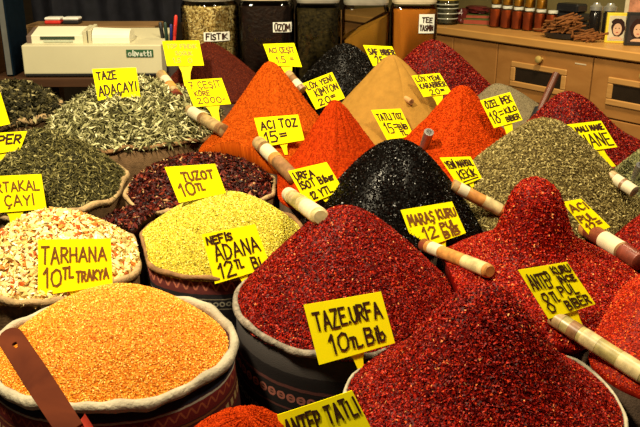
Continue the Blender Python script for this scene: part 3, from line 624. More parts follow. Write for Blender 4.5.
# ------------------------------------------------------------------ scoops
hw = wood('worn_scoop_wood', (.05, .009, .003), (.115, .024, .007), .7, (3, 3, 8), .05)
def scoop_front():
    A = at_y(6, 331, 1.01); B = at_y(72, 432, .87); d = (B-A); c = A; root = empty('wooden_scoop', A)
    u = d.normalized(); side = u.cross((CAM-A).normalized()).normalized(); nn = side.cross(u).normalized()
    if nn.dot(CAM-A) < 0: nn = -nn
    Ln = d.length; W = .0178; T = .007; vs = []; rows = []
    outl = []
    for i in range(9):
        t = PI*i/8; outl.append((-W*math.sin(t)*1.0, W*math.cos(t)))
    outl = [(W-W*math.sin(PI*i/8), W*math.cos(PI*i/8)) for i in range(9)]      # rounded top end
    outl = outl + [(Ln*.5, -W*1.05), (Ln, -W*.95), (Ln, W*.95), (Ln*.5, W*1.05)]
    hc = (W*1.9, 0); hr = .0050; H = [(hc[0]-hr*math.sin(PI*i/8), hr*math.cos(PI*i/8)) for i in range(9)]
    n = len(outl); hole = []
    for k in range(n):
        a = math.atan2(outl[k][1], -(outl[k][0]-hc[0]))
        hole.append((hc[0]-hr*math.cos(a), hr*math.sin(a)))
    mb = MB(); L3 = []
    for (x, y), zz in [(p, z) for z in (T/2, -T/2) for p in outl+hole]: L3.append(u*x+side*y+nn*zz)
    fs = []
    for k in range(n):
        j = (k+1) % n; fs += [(k, j, n+j, n+k), (2*n+k, 3*n+k, 3*n+j, 2*n+j), (k, 2*n+k, 2*n+j, j), (n+k, n+j, 3*n+j, 3*n+k)]
    mb.add(L3, fs); h = mb.build('handle', hw, root)
    bv = h.modifiers.new('bevel', 'BEVEL'); bv.width = .0012; bv.segments = 2; bv.limit_method = 'ANGLE'
    # blade: a shallow trough
    mb = MB(); vs = []; fs = []; NU, NV = 8, 10
    for sgn in (0, 1):
        for i in range(NU+1):
            for j in range(NV+1):
                t = -1+2*j/NV; w = .028*(1-.25*(i/NU)**2); x = Ln-.012+.085*i/NU
                vs.append(u*x+side*(w*math.sin(t*1.2))-nn*(.018*(math.cos(t*1.2)-.35)-.002+(.0015 if sgn else 0)))
    o2 = (NU+1)*(NV+1)
    for i in range(NU):
        for j in range(NV):
            a = i*(NV+1)+j; q = (a, a+1, a+NV+2, a+NV+1); fs += [q, tuple(o2+k for k in reversed(q))]
    per = [j for j in range(NV+1)]+[i*(NV+1)+NV for i in range(1, NU+1)]+[NU*(NV+1)+j for j in range(NV-1, -1, -1)]+[i*(NV+1) for i in range(NU-1, 0, -1)]
    for a, b in zip(per, per[1:]+per[:1]): fs.append((a, o2+a, o2+b, b))
    mb.add(vs, fs, True); mb.build('blade', flat('red_dusted_metal', (.35, .03, .015), .5, .4), root)
    tag(root, 'dark reddish wooden scoop with a hole in its handle, front left', 'scoop'); return root
scoop_front()
def handle_scoop(label, a, b, w, mat, Ya, Yb, endmat=None):
    if Yb is None: Yb = hit(*b)[0].y+.012; Ya = Yb-Ya
    A = at_y(a[0], a[1], Ya); B = at_y(b[0], b[1], Yb); u = (B-A).normalized(); Ln = (B-A).length
    r = w/2/FPX*A.y/math.cos(PITCH)*1.02; root = empty('scoop', B)
    P = lambda t: A+u*t-B
    # hollow tube handle: outside down, inside back up
    MB().tube([P(.02), P(0), P(0), P(Ln*.5), P(Ln+.01)], [r*.6, r*.6, r, r*.97, r*.9], 16).build('handle', mat, root)
    up = Vector((0, 0, 1)); s = u.cross(up).normalized(); m2 = MB(); vs = []; fs = []; NV = 8
    for sg in (0, 1):
        for i in range(4):
            for j in range(NV+1):
                t = -1.3+2.6*j/NV; vs.append(P(Ln+.02*i)+s*(.022*math.sin(t))+(s.cross(u))*(.016*math.cos(t)-.008+.0015*sg))
    o2 = 4*(NV+1)
    for i in range(3):
        for j in range(NV): q = (i*(NV+1)+j, i*(NV+1)+j+1, (i+1)*(NV+1)+j+1, (i+1)*(NV+1)+j); fs += [q, tuple(o2+k for k in reversed(q))]
    per = list(range(NV+1))+[i*(NV+1)+NV for i in (1, 2, 3)]+[3*(NV+1)+j for j in range(NV-1, -1, -1)]+[2*(NV+1), NV+1]
    for p, q in zip(per, per[1:]+per[:1]): fs.append((p, o2+p, o2+q, q))
    m2.add(vs, fs, True).build('blade', endmat or mat, root)
    tag(root, label, 'scoop'); return root
bronze = flat('bronze_metal', (.10, .028, .012), .4, .35, 0, .3); steel = flat('dull_steel', (.30, .28, .26), .35, .5, .8, .2)
blackp = flat('black_plastic', (.012, .012, .013), .4, .4)
handle_scoop('brown metal tube handle of a scoop stuck behind the right red flakes', (556.5,74), (541,108), 7, bronze, 2.26, 2.20, blackp)
handle_scoop('short grey metal tube handle sticking out of the black heap', (429,132), (423,150), 9.5, steel, .04, None)
handle_scoop('tiny wooden tube handle poking from the mustard pyramid', (411.5,102), (404,97.5), 5.5, flat('pale_handle_wood', (.4, .22, .08), .6, .3), .035, None)
handle_scoop('silver metal scoop handle at the right edge on dark green herb', (641,165), (634,182), 9, flat('bright_steel', (.6, .6, .62), .25, .5, .9, .1), .03, None)

# ------------------------------------------------------------------ jars behind the heaps
glass = glassm('jar_glass', (.90, .92, .88))
lidm = flat('brushed_lid_metal', (.50, .46, .36), .35, .5, .6)
lidb = flat('cream_lid', (.55, .45, .28), .5, .4)
SHY = 3.08; SHZ = 1.0
paper = flat('white_paper_label', (.80, .80, .70), .6, .2, 0, .03)
def jar(label, px0, px1, ptop, fillmat, fill='flat', sq=None, lid=None, lbl=None, fh=.9, chips=None, lidw=.92):
    cxp = (px0+px1)/2; pt_ = at_y(cxp, ptop, SHY); top = pt_.z; x = pt_.x
    zc = SHY*math.cos(PITCH)+(CZ-1.2)*math.sin(PITCH); R = (px1-px0)/2/FPX*zc*.985
    h = top-SHZ; root = empty('storage_jar', (x, SHY, SHZ))
    n = 32 if not sq else 48
    k = (1 if not sq else .5**(1/sq)*1.41421); r = R if not sq else R*.995
    MB().lathe([(r*.9, .001), (r*.98, .006), (r, .02), (r, h*.86), (r*.97, h*.91), (r*.9, h*.945), (r*.9, h*.97)], n, sq=sq).build('glass', glass, root)
    if sq or not chips:
        fb = MB(); rr = r*.955; N2 = n; prof = [(rr*.9, .008), (rr*.985, .014), (rr, .025), (rr, h*fh)]
        fb.lathe(prof, n, sq=sq)
        if fill == 'slope':
            fb.v = [(a, b, c if c < h*fh-.001 else c-.10*(-a/rr*.5+.5)) for a, b, c in fb.v]
        fb.build('contents', fillmat, root)
    else:
        rr = r*.90; fb = MB(); fb.lathe([(rr*.9, .012), (rr, .02), (rr, h*fh)], n); fs = []
        rs = random.Random(3)
        cnt, a, b, c = chips
        for i in range(cnt):
            t = rs.uniform(PI, 2*PI); z = rs.uniform(.015, h*fh); d = Vector((math.cos(t), math.sin(t), 0)); p = d*(rr+rs.uniform(-.001, .004))+Vector((0, 0, z))
            e1 = Vector((-d.y, d.x, 0)); an = rs.uniform(0, PI); e2 = Vector((0, 0, 1)); u = e1*math.cos(an)+e2*math.sin(an); w = -e1*math.sin(an)+e2*math.cos(an)
            fb.add([p+u*a, p-u*a, p+w*b, p-w*b, p+d*c, p-d*c], [(0,2,4),(2,1,4),(1,3,4),(3,0,4),(2,0,5),(1,2,5),(3,1,5),(0,3,5)])
        o = fb.build('contents', fillmat, root, fixn=False)
        at = o.data.attributes.new('rnd', 'FLOAT', 'POINT'); vals = np.random.default_rng(4).random(len(o.data.vertices)); at.data.foreach_set('value', np.repeat(vals[::6], 6)[:len(vals)].astype(np.float32))
    MB().lathe([(r*lidw, h*.955), (r*lidw, h*.965), (r*lidw*1.02, h*.97), (r*lidw*1.02, h*1.02), (r*lidw*.97, h*1.03)], n, sq=sq).build('lid', lid or lidm, root)
    if lbl:
        # paper strip curved round the front of the jar
        (lx0, lx1, ly0, ly1), lines, pen = lbl; p0 = at_y(lx0, ly0, SHY-r*.9); p1 = at_y(lx1, ly1, SHY-r*.9)
        rl = r+.0006; vs = []; fs = []; K = 8; zt_, zb_ = p0.z-SHZ, p1.z-SHZ
        rot = lbl[0] and 0
        def mp(u, v):
            xx = (p0.x-x)*(1-u)+(p1.x-x)*u; xx = max(-rl*.97, min(rl*.97, xx))
            if sq: yy = -(max(0, 1-(abs(xx)/rl)**sq))**(1/sq)*rl
            else: yy = -math.sqrt(max(0, rl*rl-xx*xx))
            return Vector((xx, yy, zb_*(1-v)+zt_*v))
        for i in range(K+1):
            for v in (0, 1): q = mp(i/K, v); o_ = Vector((q.x, q.y, 0)).normalized(); vs += [q, q+o_*.0008]
        for i in range(K):
            a = i*4; b = a+4; fs += [(a, a+2, b+2, b), (a+1, b+1, b+3, a+3), (a, b, b+1, a+1), (a+2, a+3, b+3, b+2)]
        fs += [(0, 1, 3, 2), (K*4, K*4+2, K*4+3, K*4+1)]
        lab = MB().add(vs, fs).build('paper_label', paper, root)
        write_on(lambda u, v: mp(u, v)+Vector((0, -.0018, 0)), lines, pen, Vector((0, -1, 0)), 'writing', ink, lab)
    tag(root, label, 'jar', 'storage jars behind the heaps'); return root
pea = grains('peanut_kernels', [(0, (.14, .07, .015)), (.25, (.42, .27, .08)), (.6, (.70, .52, .20)), (1, (.88, .74, .38))], .6, .15)
jar('round glass jar of pale peanuts labelled FISTIK', 180, 238, -5, pea, chips=(3200, .0085, .0046, .004), lbl=((204, 229, 32, 41), [('FISTIK', .1,.92,.22,.6)], .0045))
jar('dark jar of raisins labelled UZUM', 239, 294, -6, flat('dark_raisins', (.018, .007, .004), .5, .2, 0, .5, 50, .9, 90), sq=5, lid=lidb, lbl=((273, 291.5, 22, 32), [('ÜZÜM', .1,.92,.15,.6)], .0045))
jar('glass jar of dark speckled leaves third in the row', 295, 341, -3, flat('dark_speckled_leaves', (.035, .024, .007), .6, .1, 0, .85, 90, .9, 100), sq=5, lid=lidm)
jar('square glass jar of tan powder heaped to one side', 342, 389.5, -1, flat('tan_jar_powder', (.36, .16, .018), .8, .05, 0, .1, 12), fill='slope', sq=5, lid=lidm, fh=.86)
jar('square glass jar of orange brown powder with a small paper label', 391, 437, -2, flat('orange_brown_powder', (.50, .165, .016), .8, .05, 0, .08, 12), sq=5, lid=lidb, lbl=((419, 433.5, 14, 33), [('TEE', .2,.85,.58,.24), ('YASMIN', .08,.92,.15,.28)], .0035))
tag(MB().box((-.62, SHY-.14, SHZ-.03), (.52, SHY+.15, SHZ-.001), .003).build('wooden_shelf', dk), 'dark wooden shelf carrying the row of glass jars', 'shelf')

# ------------------------------------------------------------------ cash register and the things round it
beige = flat('register_beige', (.50, .46, .29), .5, .35, 0, .04, 8); beige2 = flat('register_cream', (.66, .64, .46), .5, .35, 0, .03, 8)
RY = 2.74
r0 = at_y(26, 76, RY); r1 = at_y(162.5, 70, RY); rt = at_y(26, 45, RY)
RZ = r0.z-.002; W0, W1 = r0.x, r1.x; HH = rt.z-RZ
reg = empty('cash_register', ((W0+W1)/2, RY, RZ), 0); rz = math.radians(1.5); reg.rotation_euler = (0, 0, rz)
hw2 = (W1-W0)/2
mb = MB(); prof = [(-.0, 0), (-.008, .012), (-.004, HH), (.10, HH+.006), (.26, HH+.03), (.27, 0)]
vs = [(x, y, z) for x in (-hw2, hw2) for y, z in prof]; n = len(prof)
mb.add(vs, [tuple(range(n)), tuple(reversed(range(n, 2*n)))]+[(i, n+i, n+(i+1) % n, (i+1) % n) for i in range(n)])
body = mb.build('body', beige, reg); bv = body.modifiers.new('bevel', 'BEVEL'); bv.width = .004; bv.segments = 3
MB().box((-hw2+.004, -.010, .004), (hw2-.004, -.0015, .012), .001).build('base_seam', blackp, reg)
sx = lambda px: (px-94)/137*2*hw2
# display hood
def slab(x0, x1, y0, y1, zf, zb, name, mt, z0=None):
    z0 = HH if z0 is None else z0
    m_ = MB(); vs = [(x, y, z) for x in (x0, x1) for y, z in ((y0, z0), (y0, zf), (y1, zb), (y1, z0))]
    m_.add(vs, [(0, 1, 2, 3), (7, 6, 5, 4), (0, 4, 5, 1), (1, 5, 6, 2), (2, 6, 7, 3), (3, 7, 4, 0)]); o = m_.build(name, mt, reg)
    b_ = o.modifiers.new('bevel', 'BEVEL'); b_.width = .002; b_.segments = 2; return o
dsp = slab(sx(33), sx(84), .03, .12, HH+.030, HH+.052, 'display_hood', beige2)
slab(sx(28), sx(33), .032, .12, HH+.028, HH+.048, 'display_end', flat('grey_brown_plastic', (.12, .08, .06), .5, .3))
MB().box((sx(42), .0275, HH+.016), (sx(76), .0298, HH+.026)).build('screen', flat('dark_screen', (.04, .06, .035), .2, .5), dsp)
MB().box((sx(45), .0275, HH+.006), (sx(74), .0298, HH+.0125)).build('key_strip', flat('pale_green_keys', (.42, .46, .33), .4, .4), dsp)
slab(sx(84), sx(88), .03, .13, HH+.045, HH+.055, 'paper_guide', beige)
slab(sx(89), sx(92.5), .03, .13, HH+.047, HH+.058, 'paper_guide', beige)
m_ = MB(); vs = []; K = 10
for x in (sx(93), sx(130)):
    for i in range(K+1):
        t = PI*i/K; vs.append((x, .08-.05*math.cos(t), HH+.02+(.032 if x < 0 else .026)*math.sin(t)))
    vs += [(x, .13, HH+.002), (x, .03, HH+.002)]
q = K+3; m_.add(vs, [tuple(range(q)), tuple(reversed(range(q, 2*q)))]+[(i, (i+1) % q, q+(i+1) % q, q+i) for i in range(q)])
m_.build('printer_cover', flat('printer_cream', (.72, .69, .52), .5, .3, 0, .03), reg)
bp = MB().box((sx(128), -.0085, HH*.62), (sx(154.5), -.0055, HH*.86), .0008).build('brand_plate', flat('green_plate', (.03, .09, .035), .4, .4), reg)
for ch, g in zip('olivetti', range(8)):
    pass
LO = {'o': [[(.22,.6),(.05,.5),(0,.3),(.06,.08),(.22,0),(.4,.08),(.46,.3),(.4,.52),(.22,.6)]], 'v': [[(0,.6),(.2,0),(.4,.6)]], 't': [[(.14,.95),(.14,.1),(.26,0),(.36,.04)],[(0,.62),(.34,.62)]], 'l': [[(.08,1),(.08,0)]]}
G.update(LO)
x0, x1 = sx(129.5), sx(153); z0, z1 = HH*.64, HH*.84
write_on(lambda u, v: Vector((x0*(1-u)+x1*u, -.0087, z0*(1-v)+z1*v)), [('olivetti', .03, .97, .12, .78)], .0036, Vector((0, -1, 0)), 'writing', flat('plate_letters', (.7, .72, .6), .5, .3), bp, thick=.0004)
tag(reg, 'beige cash register with green name plate behind the sage leaves', 'cash register')
sh = MB().box((-1.16, RY-.035, RZ-.032), (-.53, RY+.33, RZ-.001), .002).build('wooden_shelf', wood('brown_shelf_wood', (.04, .018, .008), (.07, .03, .013), .6, (2,2,30), .15))
tag(sh, 'brown wooden shelf board under the cash register', 'shelf')
# shelf uprights standing on the display board
for x in (-1.12, -.57):
    MB().box((x-.015, RY+.20, zt(RY+.26)+.001), (x+.015, RY+.26, RZ-.033)).build('upright', dk, None)
ups = [o for o in COL.objects if o.name.startswith('upright')]
for o in ups: o.parent = sh
for x in (-.56, .46):
    o = MB().box((x-.02, SHY+.06, zt(SHY+.12)+.001), (x+.02, SHY+.12, SHZ-.031)).build('upright', dk); o.parent = bpy.data.objects['wooden_shelf']
# wooden crate behind, with marker boxes on it
bx = at_y(22, 26, 3.08); bx1 = at_y(155, 26, 3.08); bzt = bx.z
tn = wood('tan_box_wood', (.16, .09, .03), (.25, .14, .055))
o = MB().box((bx.x, 3.08, RZ+.001), (bx1.x, 3.26, bzt), .003).build('wooden_box', tn); recentre(o, ((bx.x+bx1.x)/2, 3.17, RZ)); tag(o, 'low tan wooden box behind the cash register', 'box')
sh2 = MB().box((-1.16, 3.075, RZ-.032), (-.53, 3.42, RZ-.001), .002).build('wooden_shelf', dk); tag(sh2, 'dark rear shelf board behind the register under the tan box', 'shelf')
for x in (-1.12, -.57): MB().box((x-.015, 3.25, zt(3.25)+.004), (x+.015, 3.31, RZ-.033)).build('upright', dk, sh2)
def marker_box(label, px0, px1, py, mt, mt2):
    a = at_y(px0, py, 3.15); b = at_y(px1, py, 3.15); root = empty('pencil_case', ((a.x+b.x)/2, 3.16, bzt+.001)); w = (b.x-a.x)/2
    MB().box((-w, -.03, 0), (w, .03, .014), .004).build('case', mt, root); MB().box((-w*.98, -.029, .0145), (w*.98, .029, .026), .004).build('lid', mt2, root)
    tag(root, label, 'pencil case')
redp = flat('red_plastic', (.55, .03, .02), .4, .4); whitep = flat('white_plastic', (.75, .73, .65), .4, .4)
marker_box('small red and white case on the tan box', 46, 62, 24, redp, whitep)
marker_box('small black case with white lid on the tan box', 64, 80, 24, blackp, whitep)
# pens in a cup
cupx = at_y(169, 45, 2.86)
cup = MB().lathe([(.032, 0), (.034, .002), (.036, .10), (.033, .10), (.031, .006)], 24).build('pen_cup', flat('dark_blue_plastic', (.015, .018, .035), .4, .4)); cup.location = (cupx.x, 2.86, RZ)
cup.location.z = RZ+.001; tag(cup, 'dark pen cup right of the cash register', 'cup')
psh = MB().box((-.527, RY+.05, RZ-.032), (-.42, RY+.2, RZ-.001), .002).build('shelf_bracket', dk); psh.parent = sh
for dx, dy, tx, ty, hgt, mt, lab, w in ((.012, 0, 176, 15, .15, redp, 'red pen standing tallest in the cup', .0055), (-.016, .004, 160, 22, .13, blackp, 'black pen leaning left in the cup', .006), (-.004, -.008, 165, 22, .13, flat('dark_green_plastic', (.01, .03, .02), .4, .4), 'dark green pen in the cup', .0055), (.004, .012, 171, 24, .12, flat('blue_plastic', (.01, .015, .12), .4, .4), 'blue pen in the cup', .005)):
    c0 = Vector((cupx.x+dx*.6, 2.86+dy, RZ+.008)); tp = at_y(tx, ty, 2.86+dy); root = empty('pen', c0)
    d = tp-c0; MB().tube([Vector((0,0,0)), d*.03, d*.62], [w*.3, w, w], 10).build('barrel', mt, root)
    MB().tube([d*.62, d*.63, d*.97, d], [w*1.0, w*1.2, w*1.15, w*.6], 10).build('cap', mt, root); tag(root, lab, 'pen', 'pens in the cup')
# small dark box under the first card
a = at_y(166, 64, 2.60)
db = MB().box((-.036, 0, 0), (.036, .08, .10), .008).build('dark_box', flat('grey_black_plastic', (.045, .035, .03), .5, .4)); db.location = (a.x+.03, 2.66, a.z-.10)
tag(db, 'small dark grey box below the faded yellow card', 'box')
o = MB().box((a.x-.02, 2.655, zt(2.75)+.006), (a.x+.08, 2.75, a.z-.101)).build('wooden_block', dk); recentre(o, (a.x+.03, 2.70, zt(2.75)+.006)); tag(o, 'dark block supporting the small grey box', 'block')
# blue binder and wooden post
a = at_y(9, 10, 2.74); b = at_y(23, 70, 2.66)
bl = MB(); bl.box((-.013, -.10, 0), (.013, .12, .28), .003); o = bl.build('binder', flat('dark_blue_board', (.003, .008, .015), .9, .03, 0, .2))
o.location = (-1.105, 2.84, RZ+.001); o.rotation_euler = (0, 0, math.radians(4))
pg = MB().box((-.009, -.104, .006), (.009, -.1005, .274)).build('pages', flat('grey_pages', (.10, .10, .09), .8, .1), o)
tag(o, 'dark blue binder standing left of the cash register', 'binder')
pw = wood('brown_post_wood', (.08, .028, .008), (.13, .05, .015))
o = MB().box((-1.30, 2.70, 0), (-1.168, 2.95, 2.6), .003).build('wall_left', pw); o['kind'] = 'structure'
# dark cloth hanging behind
a0 = at_y(18, 0, 3.30); a1 = at_y(182, 0, 3.30); m_ = MB(); NU, NV = 60, 20; vs = []
for sg in (0, 1):
    for j in range(NV+1):
        for i in range(NU+1):
            u = i/NU; v = j/NV; x = a0.x*(1-u)+a1.x*u; z = 1.85-.62*v
            y = 3.44+.025*math.sin(u*19+2*v)+.018*math.sin(u*37-3*v+1)-.03*v*math.sin(u*7)+sg*.004; vs.append((x, y, z))
o2 = (NU+1)*(NV+1); fs = []
for j in range(NV):
    for i in range(NU): k = j*(NU+1)+i; q = (k, k+1, k+NU+2, k+NU+1); fs += [q, tuple(o2+t for t in reversed(q))]
per = list(range(NU+1))+[j*(NU+1)+NU for j in range(1, NV+1)]+[NV*(NU+1)+i for i in range(NU-1, -1, -1)]+[j*(NU+1) for j in range(NV-1, 0, -1)]
for p, q in zip(per, per[1:]+per[:1]): fs.append((p, o2+p, o2+q, q))
m_.add(vs, fs, True); cl = m_.build('black_cloth', flat('black_fabric', (.008, .008, .012), .8, .2, 0, .3)); recentre(cl, (-.9, 3.44, 1.85))
tag(cl, 'black cloth hanging in folds behind the cash register', 'cloth')
rod = MB().tube([(a0.x-.1, 3.44, 1.86), (a1.x+.1, 3.44, 1.86)], .008).build('clothes_rail', blackp); recentre(rod, ((a0.x+a1.x)/2, 3.44, 1.86)); tag(rod, 'black rail on two posts holding the dark cloth', 'rail')
for x in (a0.x-.08, a1.x+.08): MB().tube([(x-rod.location.x, 0, -1.86), (x-rod.location.x, 0, -.006)], .012).build('post', blackp, rod)

# ------------------------------------------------------------------ counter along the right
CT = 1.05
PA = at_z(435, 26, CT); PB = at_z(640, 53, CT); e = (PB-PA); e.z = 0; e.normalize(); nin = Vector((-e.y, e.x, 0)); ang = math.atan2(e.y, e.x)
org = Vector((PA.x, PA.y, 0))
def loc(p): d = p-org; return Vector((d.dot(e), d.dot(nin), p.z))
def face(px, py, off=0.02):
    """point of the counter's front face seen at a pixel, in counter coordinates"""
    r = ray(px, py); o_ = org+nin*off; t = (o_-CAM).dot(nin)/r.dot(nin); return loc(CAM+r*t)
def top(px, py, z=CT): return loc(at_z(px, py, z))
cw = wood('counter_top_wood', (.48, .235, .058), (.58, .31, .085), .4, (1.5, 6, 6)); cf = wood('cabinet_wood', (.33, .142, .033), (.41, .187, .048), .45, (2, 6, 6)); cfr = wood('drawer_frame_wood', (.46, .23, .065), (.56, .30, .09), .35)
wt = empty('worktop', org, ang)
TK = CT-face(435, 33.5, 0).z
MB().box((-1.2, 0, CT-TK), (1.75, .60, CT), .006).build('slab', cw, wt)
tag(wt, 'long light wooden worktop along the right background', 'worktop')
wt_o = [c for c in COL.objects if c.parent == wt][0]
s_div = [-1.15, face(453, 45).x, face(497, 55).x, face(592, 70).x, 1.70]
def cab(s0, s1, label, drawers):
    root = empty('cabinet', org+e*s0, ang); w = s1-s0
    MB().box((.002, .045, .08), (w-.002, .58, CT-TK-.002), .002).build('body', cf, root)
    MB().box((.004, .07, 0), (w-.004, .56, .079)).build('plinth', dk, root)
    z = CT-TK-.012
    for hgt, fr, kn, st_ in drawers:
        d = MB().box((.004, .022, z-hgt+.006), (w-.004, .044, z-.002), .003).build('drawer' if hgt < .4 else 'door', cf, root)
        if fr:
            x0, x1, z1, z0 = fr; x0 -= s0; x1 -= s0; t = .033; z1 += .012; z0 -= .010; f_ = MB()
            for lo, hi in (((x0, .010, z1-t), (x1, .0215, z1)), ((x0, .010, z0), (x1, .0215, z0+t)), ((x0, .010, z0+t), (x0+t, .0215, z1-t)), ((x1-t, .010, z0+t), (x1, .0215, z1-t))): f_.box(lo, hi, .005)
            f_.build('window_frame', cfr, d); MB().box((x0+t, .017, z0+t), (x1-t, .0214, z1-t)).build('pane', flat('dark_pane', (.022, .014, .008), .25, .5), d)
        if kn:
            kx, kz = kn; kx -= s0; mt_ = Matrix.Translation((kx, .0, kz)) @ Matrix.Rotation(PI/2, 4, 'X')
            MB().lathe([(.008, -.0215), (.007, -.006), (.017, .002), (.021, .010), (.018, .019), (.008, .024)], 16, mat=mt_).build('knob', flat('brass_knob', (.60, .42, .12), .35, .5, .3), d)
        if st_:
            q0, q1 = st_; MB().box((q0.x-s0, .0205, q1.z), (q1.x-s0, .0217, q0.z)).build('sticker', flat('pale_sticker', (.62, .50, .33), .5, .3), d)
        z -= hgt
    tag(root, label, 'cabinet', 'cabinets under the worktop'); return root
ftl = face(512, 62.5); fbr = face(565, 94)
f1 = (ftl.x, fbr.x, (ftl.z+face(566, 72).z)/2, (fbr.z+face(511, 84.5).z)/2)
k1 = face(542, 59)
g0 = face(608.6, 79); f2 = (g0.x, g0.x+(f1[1]-f1[0]), f1[2], f1[3])
dh = CT-TK-.012-face(618, 121).z
cab(s_div[0], s_div[1], 'plain wooden cabinet at the far end behind the jars', [(.6, None, None, None)])
cab(s_div[1], s_div[2], 'narrow plain wooden cabinet left of the glazed drawers', [(.6, None, None, None)])
cab(s_div[2], s_div[3], 'wooden cabinet with knob and small dark glazed drawer window', [(dh, f1, (k1.x, k1.z), (face(575, 62.5), face(586, 65.5))), (dh, None, None, None)])
cab(s_div[3], s_div[4], 'wooden cabinet with glazed drawer cut by the right edge', [(dh, f2, (f2[0]+(k1.x-f1[0]), k1.z), None), (dh, None, None, None)])
def on_top(px, py):
    p = at_z(px, py, CT); return p
def place(o, px, py, dz=.001, rz=0):
    p = on_top(px, py); o.location = (p.x, p.y, CT+dz); o.rotation_euler = (0, 0, ang+rz); return p
def zc_at(p): return p.y*math.cos(PITCH)+(CZ-p.z)*math.sin(PITCH)
def px2m(p, n): return n/FPX*zc_at(p)
# jam jars
jam = [flat('red_jam', (.40, .065, .014), .3, .5, 0, .2), flat('amber_honey', (.60, .26, .02), .3, .5, 0, .15)]
jl = flat('white_jar_lid', (.66, .68, .60), .4, .4); jy = flat('yellow_jar_lid', (.7, .5, .1), .4, .4)
def jamjar(px, base, hpx, wpx, fill, lid, lab, dz=.001, w2=None, pos=None):
    p = pos or on_top(px, base); r = px2m(p, wpx)/2*.96; h = px2m(p, hpx)/math.cos(math.radians(8)); root = empty('jam_jar', (p.x, p.y, CT+dz), ang)
    MB().lathe([(r*.85, 0), (r, .004), (r, h*.8), (r*.85, h*.86), (r*.85, h*.9)], 16, sq=4).build('glass', glass, root)
    MB().lathe([(r*.8, .004), (r*.93, .008), (r*.93, h*.78), (r*.8, h*.82)], 16, sq=4).build('contents', fill, root)
    MB().lathe([(r*.88, h*.87), (r*.92, h*.88), (r*.92, h*.985), (r*.86, h)], 16).build('lid', lid, root)
    tag(root, lab, 'jar', 'jam jars on the worktop'); return root, h, p
xs = [(495,'leftmost'), (506,'second from left'), (517,'third from left'), (528,'fourth from left'), (539.5,'fifth from left'), (551,'rightmost')]
tops = []
for i, (x, nm) in enumerate(xs):
    y = 27.2+(x-495)*.105; tops.append(jamjar(x, y, 21.5, 10.9, jam[0], jl, 'red jam jar with white lid, '+nm+' in the front row of jars'))
for i, nm in ((0, 'leftmost'), (1, 'second'), (2, 'third'), (3, 'fourth'), (4, 'fifth')):
    r_, h_, p_ = tops[i]; jamjar(0, 0, 14, 9, jam[1], jy, 'small amber jar stacked above the red jam jars, '+nm+' from left', dz=h_+.002, pos=p_)
# glass canister with yellow lid
def canister():
    p = on_top(446, 24); r = px2m(p, 23)/2; h = px2m(p, 27); root = empty('glass_canister', (p.x, p.y, CT+.001), ang)
    MB().lathe([(r*.9, 0), (r, .006), (r, h*.8), (r*.93, h*.86)], 24).build('glass', glass, root)
    MB().lathe([(r*.85, .008), (r*.94, .012), (r*.94, h*.6)], 24).build('contents', flat('dark_olive_seeds', (.07, .06, .03), .5, .5, 0, .6, 40), root)
    MB().lathe([(r*.96, h*.865), (r*1.0, h*.87), (r*1.0, h*1.04), (r*.9, h*1.07)], 24).build('lid', jy, root)
    for k in (.2, .38, .56, .7): MB().lathe([(r*1.001, h*k), (r*1.02, h*k+.003), (r*1.001, h*k+.006)], 24).build('glass_ridge', flat('pale_glass_ridge', (.45, .47, .4), .2, .5), root)
    tag(root, 'ridged glass canister with yellow lid at the far left of the worktop', 'canister')
canister()
# books and packets
def packet(name, label, px, py, w, d, h, mt, dz, rz, cat, side=None, group=None):
    p = on_top(px, py); root = empty(name, (p.x, p.y, CT+dz), ang+rz)
    if side: 
        MB().box((-w/2, -d/2, 0), (w/2, d/2, h*.12), .001).build('cover', mt, root); MB().box((-w/2+.003, -d/2+.003, h*.12), (w/2-.003, d/2-.003, h*.88)).build('pages', side, root); MB().box((-w/2, -d/2, h*.88), (w/2, d/2, h), .001).build('cover', mt, root)
    else: MB().box((-w/2, -d/2, 0), (w/2, d/2, h), min(.01, h*.3)).build('wrapper', mt, root)
    tag(root, label, cat, group); return root
gbk = flat('green_cover', (.10, .13, .03), .5, .3); mar = flat('maroon_wrap', (.09, .012, .012), .3, .5, 0, .5, 14)
rpg = flat('red_brown_edge', (.32, .06, .03), .6, .3)
packet('book', 'thick green covered book with red edges, lowest beside the jam jars', 479, 24, .17, .15, .035, gbk, .001, .5, 'book', rpg)
packet('book', 'green book on top of the thick book with red edges', 478, 23.5, .155, .14, .022, gbk, .038, .62, 'book', rpg)
def crumple(label, px, py, dz, w, d, h, mt):
    p = on_top(px, py); root = MB(); vs = []; fs = []; n = 20; k = 10; rs = random.Random(9)
    for j in range(k+1):
        t = PI*j/k
        for i in range(n):
            a = 2*PI*i/n; m = 1+.16*math.sin(3*a+2*j)+.12*math.sin(7*a-j); r = math.sin(t)**.6*m if 0 < j < k else .001
            vs.append((w/2*r*math.cos(a), d/2*r*math.sin(a), h/2-h/2*math.cos(t)))
    for j in range(k):
        for i in range(n): i2 = (i+1) % n; fs.append((j*n+i, j*n+i2, (j+1)*n+i2, (j+1)*n+i))
    o = root.add(vs, fs, True).build('packet', mt); o.location = (p.x, p.y, CT+dz); o.rotation_euler = (0, 0, ang); tag(o, label, 'packet')
crumple('crumpled shiny maroon packet on the green book', 477, 23.2, .061, .19, .13, .05, mar)
crumple('small crumpled dark packet between the canister and the green book', 462, 24, .001, .055, .07, .10, mar)
# black boxes
for j, (px, w, hh, lab) in enumerate(((566, .20, .07, 'lowest flat black box in the stack behind the cinnamon'), (566, .20, .045, 'middle flat black box in the stack behind the cinnamon'), (568, .15, .05, 'top small black box in the stack behind the cinnamon'))):
    packet('black_box', lab, 569, 33.5, w, .10, hh, flat('black_glossy_card', (.010, .010, .011), .3, .5), (.001, .073, .120)[j], 0, 'box', group='black boxes')
